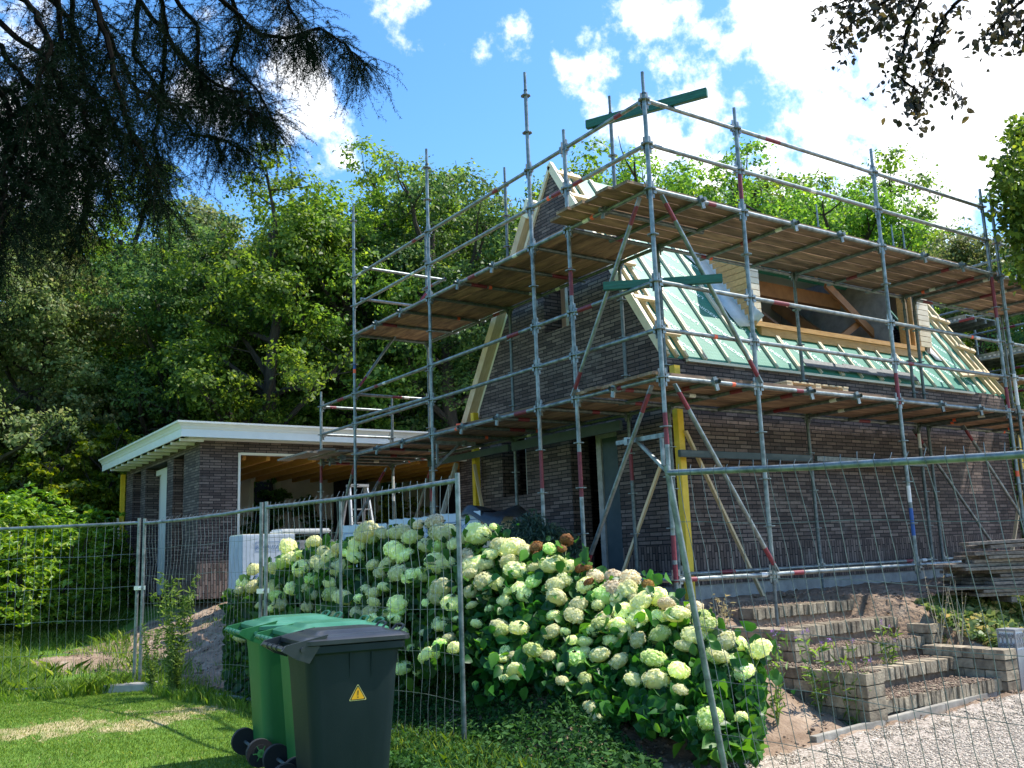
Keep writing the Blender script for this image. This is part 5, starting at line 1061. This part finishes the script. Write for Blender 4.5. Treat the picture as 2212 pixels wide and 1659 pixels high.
def spruce():
    T = thing('spruce_tree', 'dark drooping spruce branches hanging over the upper left of the scene', 'tree', (-9.5, -1.5, -1.3)); w = MB()
    w.path([(-9.5, -1.5, -1.4), (-9.45, -1.5, 3), (-9.4, -1.45, 8)], [.28, .24, .14], 12); w.build('trunk', 'bark_dark', T, smooth=True)
    limbs = [  # pixel paths with depth, each a sagging limb
        ([(-260, -120), (60, 0), (110, 90), (75, 200), (30, 330), (0, 450)], 4.6), ([(-300, -60), (-60, 60), (20, 240), (10, 420), (-10, 560)], 4.2), ([(-200, -300), (180, -60), (240, 90), (290, 190), (370, 225), (440, 232)], 5.2),
        ([(-150, -350), (240, -80), (330, 40), (400, 130), (470, 185), (520, 200), (545, 250)], 5.6), ([(100, -400), (420, -60), (500, 20), (560, 75), (620, 82), (690, 60), (745, 95), (790, 140)], 5.8), ([(0, -300), (200, -20), (240, 130), (290, 300), (330, 380), (350, 440)], 4.9),
        ([(-200, -100), (90, 120), (180, 240), (200, 330), (185, 440), (170, 520)], 5.0), ([(100, -300), (350, -40), (430, 60), (425, 150), (440, 180), (500, 230), (590, 260)], 6.1), ([(-200, 100), (20, 200), (90, 300), (110, 400), (90, 500)], 5.4), ([(-100, -300), (150, -80), (160, 60), (190, 180), (250, 280), (300, 300)], 5.5), ([(200, -300), (560, -80), (610, -20), (640, 40), (680, 120)], 6.2), ([(0, -250), (300, -50), (290, 120), (420, 290), (480, 300), (540, 330)], 5.9), ([(-200, 0), (0, 100), (60, 180), (130, 280), (150, 380)], 4.8)]
    limbs += [([(-150, -200), (40, -60), (150, 40), (160, 160), (230, 220), (215, 330), (240, 420)], 5.3), ([(-300, 0), (-100, 150), (0, 260), (60, 380), (40, 480)], 4.5), ([(50, -300), (330, -90), (360, 60), (350, 200), (330, 300), (350, 380)], 5.6), ([(-100, -250), (120, -50), (130, 100), (90, 220), (140, 340), (120, 430)], 5.1), ([(150, -350), (480, -80), (520, 60), (500, 140), (560, 200), (600, 280)], 6.0)]
    P = []; A = []; k = 0
    for path, d in limbs:
        w = MB(); pts = [at(x, y, d+.25*math.sin(i+d*3)) for i, (x, y) in enumerate(path)]; q = []
        for a, b in zip(pts[:-1], pts[1:]): q += [a.lerp(b, t/6)+Vector((random.uniform(-.012, .012),)*3) for t in range(6)]
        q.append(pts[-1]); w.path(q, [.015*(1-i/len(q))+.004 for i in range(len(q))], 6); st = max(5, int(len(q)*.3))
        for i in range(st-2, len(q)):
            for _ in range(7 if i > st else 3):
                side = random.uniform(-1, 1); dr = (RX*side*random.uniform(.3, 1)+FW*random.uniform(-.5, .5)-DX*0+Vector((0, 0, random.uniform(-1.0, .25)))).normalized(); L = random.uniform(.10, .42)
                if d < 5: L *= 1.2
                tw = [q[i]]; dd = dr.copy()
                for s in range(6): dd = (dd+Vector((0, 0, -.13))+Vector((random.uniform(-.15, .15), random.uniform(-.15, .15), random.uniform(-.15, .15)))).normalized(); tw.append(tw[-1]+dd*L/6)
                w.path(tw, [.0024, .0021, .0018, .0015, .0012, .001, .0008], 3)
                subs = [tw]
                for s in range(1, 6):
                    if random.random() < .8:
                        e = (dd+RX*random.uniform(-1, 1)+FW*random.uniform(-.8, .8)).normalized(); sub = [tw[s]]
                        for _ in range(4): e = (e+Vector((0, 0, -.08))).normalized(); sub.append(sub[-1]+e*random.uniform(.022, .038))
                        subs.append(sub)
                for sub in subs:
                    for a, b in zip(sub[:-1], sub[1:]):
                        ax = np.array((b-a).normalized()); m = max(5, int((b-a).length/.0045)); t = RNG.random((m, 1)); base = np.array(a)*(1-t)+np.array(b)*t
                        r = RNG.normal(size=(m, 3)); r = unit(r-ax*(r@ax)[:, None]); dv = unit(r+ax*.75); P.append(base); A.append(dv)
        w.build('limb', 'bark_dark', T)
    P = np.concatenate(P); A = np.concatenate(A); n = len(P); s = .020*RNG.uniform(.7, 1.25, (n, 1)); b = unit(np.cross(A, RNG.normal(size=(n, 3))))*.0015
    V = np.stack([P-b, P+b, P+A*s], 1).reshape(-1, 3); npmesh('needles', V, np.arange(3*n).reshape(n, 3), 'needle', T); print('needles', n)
spruce()
def beech():
    T = thing('beech_tree', 'copper-tinged beech branches with small hanging leaves in the upper right', 'tree', (4.5, -9.5, -1.3)); w = MB()
    w.path([(4.5, -9.5, -1.4), (4.4, -9.3, 3), (4.2, -8.9, 7.5)], [.3, .25, .16], 12); w.build('trunk', 'bark_dark', T, smooth=True)
    limbs = [([(2500, -300), (2150, -120), (2000, -40), (1900, 10), (1840, 50), (1800, 90)], 6.2, 1), ([(2500, -300), (2100, -100), (1990, 0), (1960, 60), (1950, 120), (1935, 160), (1985, 200), (1965, 235)], 6.2, 1), ([(2450, -250), (2150, -60), (2060, 10), (2020, 70), (2000, 130), (2020, 170), (2065, 195)], 6.6, 1),
             ([(2600, -200), (2280, -60), (2200, 10), (2150, 50), (2120, 85)], 6.0, 1), ([(2600, -100), (2300, -10), (2220, 40), (2200, 80)], 5.8, 1), ([(2450, -300), (2050, -100), (1900, -30), (1830, 0), (1790, 15)], 6.4, 1), ([(2400, -300), (2000, -60), (1930, 20), (1900, 60)], 6.5, 1), ([(2500, -250), (2250, -100), (2180, -20), (2160, 20)], 6.6, 1)]
    P = []
    for path, d, _ in limbs:
        w = MB(); pts = [at(x, y, d) for x, y in path]; q = []
        for a, b in zip(pts[:-1], pts[1:]): q += [a.lerp(b, t/6)+Vector((random.uniform(-.01, .01),)*3) for t in range(6)]
        q.append(pts[-1]); w.path(q, [.016*(1-i/len(q))+.0025 for i in range(len(q))], 5)
        for i in range(len(q)//3, len(q)):
            for _ in range(2):
                e = (RX*random.uniform(-1, 1)+FW*random.uniform(-.6, .6)+Vector((0, 0, random.uniform(-1.3, .1)))).normalized(); tw = [q[i]]; L = random.uniform(.05, .26)
                for s in range(5): e = (e+Vector((0, 0, -.18))).normalized(); tw.append(tw[-1]+e*L/5)
                w.path(tw, [.0025, .002, .0018, .0015, .0012, .001], 3)
                for a in tw[1:]:
                    P.append(np.array(a)+RNG.normal(size=3)*.022)
        w.build('limb', 'bark_dark', T)
    P = np.array(P); V, F = leaves6(P, .048, .60, up=.2, hang=.9, bend=.15); npmesh('foliage', V, F, 'copper_leaf', T)
    T = thing('oak_tree', 'dark leafy tree reaching in from the right edge beside the far scaffold', 'tree', (9.5, -3.2, -.5)); w = MB()
    b0 = at(2420, 1100, 13); w.path([(b0.x, b0.y, -.5), (b0.x, b0.y, 3), (b0.x, b0.y, 6.5)], [.25, .2, .1], 10); w.build('trunk', 'bark_dark', T); Q = []
    for cx_, cy_, r in [(2215, 300, 45), (2190, 370, 50), (2225, 420, 60), (2175, 420, 30), (2230, 500, 60), (2195, 475, 40), (2300, 350, 110), (2300, 500, 110), (2240, 560, 60), (2195, 290, 22), (2160, 385, 16)]:
        c = np.array(at(cx_, cy_, 13+RNG.uniform(-.4, .4))); n = int(r*r*.15); u = unit(RNG.normal(size=(max(4, n//14), 3)))*RNG.uniform(.2, 1.25, (max(4, n//14), 1)); Q.append(c+u[RNG.integers(0, len(u), n)]*r*13/CF+RNG.normal(size=(n, 3))*.07)
    Q = np.concatenate(Q); V, F = leaves6(Q, .085, .62, up=.4); npmesh('crown', V, F, 'oak_leaf', T)
    w = MB(); w.path([(b0.x, b0.y, 4), at(2260, 430, 13), at(2180, 400, 13)], [.05, .03, .01], 5); w.build('limb', 'bark_dark', T)
beech()
# ------------------------------------------------------------------ smaller plants
def leafplant(name, label, cat, root, h, n, spread, lsz, mat_, asp=.22, flower=None, droop=.2, group=None, stemmat='stem', lv=14):
    T = thing(name, label, cat, root, group); w = MB(); P = []; A = []; tips = []
    for k in range(n):
        a = random.uniform(0, 6.28); pts = limb_path(root, (math.cos(a)*spread, math.sin(a)*spread, 1), h*random.uniform(.7, 1), 7, .08, .03); w.path(pts, [.005*(1-i/9) for i in range(8)], 4); tips.append(pts[-1])
        for i in range(lv):
            t = random.uniform(.1, 1)*7; j = min(6, int(t)); p = pts[j].lerp(pts[j+1], t-j); d = unit(np.array([random.uniform(-1, 1), random.uniform(-1, 1), random.uniform(-.1, .8)])); P.append(np.array(p)+d*lsz*.5); A.append(d)
    w.build('stems', stemmat, T)
    if P: V, F = leaves6(np.array(P), lsz, asp, up=.8, axis=np.array(A), bend=.15); npmesh('foliage', V, F, mat_, T)
    if flower:
        for p in tips:
            Q = np.array(p)+RNG.normal(size=(16, 3))*flower[1]; V, F = leaves(Q, flower[1]*1.2, .8); npmesh('flower_head', V, F, flower[0], T)
    return T
b = at(375, 1470, 10.7); leafplant('tall_weed', 'tall feathery weed growing up behind the sharply angled fence panel', 'weed', (b.x, b.y, gz(b.x, b.y)), 1.45, 15, .22, .075, 'weed_leaf', lv=70)
b = at(330, 1400, 11.2); leafplant('tall_weed', 'pale-topped weed just right of the clamped fence posts', 'weed', (b.x, b.y, gz(b.x, b.y)), 1.0, 7, .15, .06, 'weed_leaf', lv=50)
b = at(1790, 1580, 8.2)
for i, (px, d, h, lab) in enumerate([(1775, 7.9, .75, 'leafy verbena stems in front of the lower left step wall'), (1850, 7.7, .85, 'purple-flowered verbena at the foot of the left step pier'), (1680, 7.5, .8, 'thin verbena stems leaning between hydrangeas and steps'), (1930, 9.0, .6, 'single verbena stem before the third step')]):
    b = at(px, 1570, d); leafplant('verbena', lab, 'flower', (b.x, b.y, gz(b.x, b.y)-.02), h, 5, .25, .085, 'weed_leaf', asp=.16, flower=('purple_petal', .009), lv=16)
b = at(2040, 1300, 9.6)
for i, (px, py, d, h, lab) in enumerate([(2030, 1370, 9.8, .85, 'dry pale seed stalks in front of the plank stack'), (2075, 1385, 9.7, .75, 'bent dry stalks right of the taller dry stalks')]):
    b = at(px, py, d); leafplant('dry_stalks', lab, 'plant', (b.x, b.y, b.z-.1), h, 5, .2, .03, 'dry_grass', lv=4, stemmat='dry_stem')
b = at(1700, 1290, 9); leafplant('withered_plant', 'withered brown plant at the left end of the top step', 'plant', tuple(at(1560, 1330, 9.3)-Vector((0, 0, .2))), .45, 7, .3, .05, 'dry_grass', lv=14, stemmat='dry_stem')
def bush_at(name, label, blobs, lsz, mat_, asp=.25, dens=.5, zb=None):
    c = at(blobs[0][0], blobs[0][1], blobs[0][3]); z = gz(c.x, c.y); T = thing(name, label, 'shrub', (c.x, c.y, z)); Q = []; w = MB()
    for x, y, r, d in blobs:
        c2 = np.array(at(x, y, d)); n = int(r*r*dens); u = unit(RNG.normal(size=(n, 3))); Q.append(c2+u*RNG.uniform(.2, 1.1, (n, 1))*r*d/CF); w.path([(c.x, c.y, z), Vector(c2)], [.01, .005], 4)
    Q = np.concatenate(Q); V, F = leaves(Q, lsz, asp, up=.3); npmesh('foliage', V, F, mat_, T); w.build('stems', 'bark', T)
bush_at('buddleja', 'loose blue-green butterfly bush between the block packs and the doorway', [(1110, 1155, 32, 10.4), (1150, 1140, 36, 10.2), (1085, 1165, 20, 10.4), (1190, 1160, 32, 10), (1225, 1170, 24, 10), (1170, 1175, 40, 10), (1240, 1190, 16, 9.9), (1130, 1180, 34, 10)], .075, 'buddleja_leaf', .2, .55)
bush_at('dark_shrub', 'dark leafy shrub seen through the garage rear opening', [(580, 1080, 60, 27), (600, 1130, 50, 27), (560, 1120, 50, 27), (590, 1050, 50, 27)], .14, 'oak_leaf', .5, .3)
def scatter_stuff():
    # ground cover below the hydrangeas, between fence and hedge
    n = 90000; x = RNG.uniform(-3.4, -1.2, n); y = RNG.uniform(-2.9, 3.6, n); m = (x > -3.0-.35*(y < 1.6)+.1*np.sin(y*3)) & (x < -1.72-.12*np.sin(y*2)-.25*(y < -1.2)) & (y > -2.35+(x+2.9)*.5-.3*(x < -2.9)); x, y = x[m], y[m]
    cl = .5+.5*np.sin(x*6+1)*np.sin(y*4.3); k = RNG.random(len(x)) < .45+.55*cl; x, y = x[k], y[k]
    P = np.stack([x, y, gh(x, y)+RNG.uniform(.0, .11, len(x))], -1); V, F = leaves(P, .046, .45, up=1.2); tag(npmesh('ground_cover', V, F, 'vinca_leaf'), 'low dark-green leafy ground cover below the hydrangeas', 'ground cover', kind='stuff')
    # ivy-like mixed plants right of the steps
    n = 14000; x = RNG.uniform(2.9, 6.5, n); y = RNG.uniform(-2.3, -.25, n); m = (y < -.35-(x < 3.3)*.3) & ~((x < 3.05) & (y < -1.2)) ; x, y = x[m], y[m]; zz = np.where(y < -1.7, .0, 0)
    P = np.stack([x, y, gh(x, y)+RNG.uniform(.0, .22, len(x))*(.5+.5*np.sin(x*4)*np.sin(y*5+1))], -1); V, F = leaves(P, .085, .6, up=.9); tag(npmesh('mixed_ground_cover', V, F, 'ivy_leaf'), 'tangle of green and yellowing leaves right of the steps', 'ground cover', kind='stuff')
    # grass
    def blades(n, xr, yr, keep, hgt, w=.004, name='grass', mt='grass_blade', lab='', lean=.35):
        x = RNG.uniform(*xr, n); y = RNG.uniform(*yr, n); m = keep(x, y); x, y = x[m], y[m]; n = len(x); h = hgt(x, y)*RNG.uniform(.5, 1.15, n)
        P = np.stack([x, y, gh(x, y)-.005], -1); a = RNG.uniform(0, 6.28, n); d = np.stack([np.cos(a), np.sin(a), 0*a], -1)*w; ln = RNG.normal(size=(n, 3))*lean; ln[:, 2] = 0
        up = np.array([0, 0, 1.0]); mid = P+(up*.6+ln*.3)*h[:, None]; tip = P+(up*.95+ln)*h[:, None]
        V = np.stack([P-d, P+d, mid+d*.7, tip, mid-d*.7], 1).reshape(-1, 3); o = npmesh(name, V, np.arange(5*n).reshape(n, 5), mt); tag(o, lab, 'grass', kind='stuff'); return o
    G = lambda x, y: (1-soilmask(x, y))*(1-gravelmask(x, y))
    vis = lambda x, y: ((x-CAM.x)*math.cos(YAW)+(y-CAM.y)*math.sin(YAW) > 2.5) & (np.abs((x-CAM.x)*math.sin(YAW)-(y-CAM.y)*math.cos(YAW)) < .62*((x-CAM.x)*math.cos(YAW)+(y-CAM.y)*math.sin(YAW)))
    blades(300000, (-8.2, -2.7), (-3.2, 6.5), lambda x, y: vis(x, y) & (RNG.random(len(x)) < G(x, y)*(1-.7*drymask(x, y))), lambda x, y: .028+.0*x, .0022, 'lawn', lab='short mown lawn in the foreground')
    blades(26000, (-6, -2.5), (-1.5, 7), lambda x, y: vis(x, y) & (RNG.random(len(x)) < drymask(x, y)), lambda x, y: .03+.0*x, .0025, 'dry_lawn', 'dry_grass', 'dry straw-coloured lawn patches in the foreground', .9)
    fl = lambda x, y: np.abs((y-5.98)-(x+3.62)*(-.6))*(x < -3.6)*1.0+np.abs((x+3.55)-(5.9-y)*.21)*(x > -3.6)
    blades(60000, (-7.2, -2.6), (1.5, 8), lambda x, y: vis(x, y) & (fl(x, y) < .32) & (y > 2.4) & (RNG.random(len(x)) < .75), lambda x, y: .12+.06*np.sin(x*7), .004, 'long_grass', lab='longer grass tufts along the fence line')
    blades(150000, (-9, -2.4), (5.8, 16), lambda x, y: vis(x, y) & (RNG.random(len(x)) < G(x, y)**2*(.25+.75*(np.sin(x*2.1)*np.sin(y*1.7+1) > -.25))), lambda x, y: .17+.09*np.sin(x*2.3+1)*np.sin(y*1.9), .006, 'rough_grass', lab='rough grass on the bank beyond the left fence panel', lean=.55)
    blades(22000, (-4.6, -1.9), (12.6, 15.8), lambda x, y: np.hypot((x+3.2)/1.3, (y-14.2)/1.4) < 1, lambda x, y: .55*np.sqrt(np.clip(1-np.hypot((x+3.2)/1.3, (y-14.2)/1.4)**2, .05, 1)), .007, 'grass_mound', lab='mound of long soft grass at the left corner of the garage', lean=.5)
    blades(7000, (-4.4, -2.6), (-1.6, 1.5), lambda x, y: (np.abs(x+2.95) < .3), lambda x, y: .16+0*x, .005, 'grass_tufts', lab='bright grass tufts at the fence foot right of the bins')
    blades(5000, (-3.6, -1.0), (2.5, 11), lambda x, y: (np.sin(x*5)*np.sin(y*3.1) > .55), lambda x, y: .10+0*x, .004, 'sprouts', lab='thin weeds sprouting in the bare soil')
    # gravel
    n = 60000; x = RNG.uniform(-2.2, 5, n); y = RNG.uniform(-5.2, -1.75, n); m = vis(x, y) & (RNG.random(n) < gravelmask(x, y)*1.2); x, y = x[m], y[m]; n = len(x)
    r = RNG.uniform(.005, .012, (n, 1, 1)); oc = np.array([[1, 0, 0], [-1, 0, 0], [0, 1, 0], [0, -1, 0], [0, 0, .7], [0, 0, -.7]])[None]*(1+.25*RNG.normal(size=(n, 6, 1))); P = np.stack([x, y, gh(x, y)+.002], -1)[:, None]
    a = RNG.uniform(0, 6.28, n); ca, sa = np.cos(a)[:, None], np.sin(a)[:, None]; ox = oc[:, :, 0]*ca-oc[:, :, 1]*sa; oy = oc[:, :, 0]*sa+oc[:, :, 1]*ca; V = P+np.stack([ox, oy, oc[:, :, 2]], -1)*r
    f = np.array([(0, 2, 4), (2, 1, 4), (1, 3, 4), (3, 0, 4), (2, 0, 5), (1, 2, 5), (3, 1, 5), (0, 3, 5)]); F = (np.arange(n)[:, None, None]*6+f[None]).reshape(-1, 3)
    tag(npmesh('gravel', V.reshape(-1, 3), F, 'pebbles'), 'pale gravel in front of the steps', 'gravel', kind='stuff')
    n = 14000; x = RNG.uniform(-3.6, 4.5, n); y = RNG.uniform(-2.3, 11, n); m = vis(x, y) & (RNG.random(n) < soilmask(x, y)*(1-gravelmask(x, y))) & ~((x > 1.6) & (y > 1.6)) ; x, y = x[m], y[m]; n = len(x)
    r = np.abs(RNG.normal(size=(n, 1, 1)))*.014+.006; oc = np.array([[1, 0, 0], [-1, 0, 0], [0, 1, 0], [0, -1, 0], [0, 0, .7], [0, 0, -.7]])[None]*(1+.3*RNG.normal(size=(n, 6, 1))); V = np.stack([x, y, gh(x, y)], -1)[:, None]+oc*r; F = (np.arange(n)[:, None, None]*6+f[None]).reshape(-1, 3)
    tag(npmesh('soil_clods', V.reshape(-1, 3), F, 'clods'), 'loose clods and stones on the bare soil', 'soil', kind='stuff')
    n = 400; x = RNG.uniform(1.0, 3.0, n); y = RNG.uniform(-1.5, .4, n)
    Q = []
    for x0, x1, y0, y1, z in ((.6, 2.5, -1.5, -1.23, -1.038), (.6, 2.5, -1.05, -.78, -.872), (1.02, 2.75, -.6, -.36, -.708), (1.02, 2.9, -.16, .2, -.533), (1.3, 2.95, .35, 1.2, -.362), (.6, 2.5, -1.66, -1.5, -1.028), (1.05, 2.7, -.76, -.6, -.698), (.34, .55, -1.78, -.75, -.763)):
        m = int((x1-x0)*(y1-y0)*2600); Q.append(np.stack([RNG.uniform(x0, x1, m), RNG.uniform(y0, y1, m)**1, np.full(m, z+.002)], -1))
    Q = np.concatenate(Q); n = len(Q); r = np.abs(RNG.normal(size=(n, 1, 1)))*.006+.004; oc = np.array([[1, 0, 0], [-1, 0, 0], [0, 1, 0], [0, -1, 0], [0, 0, .7], [0, 0, -.7]])[None]*(1+.3*RNG.normal(size=(n, 6, 1))); V = Q[:, None]+oc*r; F = (np.arange(n)[:, None, None]*6+f[None]).reshape(-1, 3)
    tag(npmesh('step_debris', V.reshape(-1, 3), F, 'clods'), 'crumbs of soil and grit strewn over the step treads', 'soil', kind='stuff')
scatter_stuff()
bpy.context.view_layer.update()
for o in S.objects:
    if o.get('label') and len(o['label'].replace('-', ' ').split()) > 16: print('LONG', o.name, o['label'])
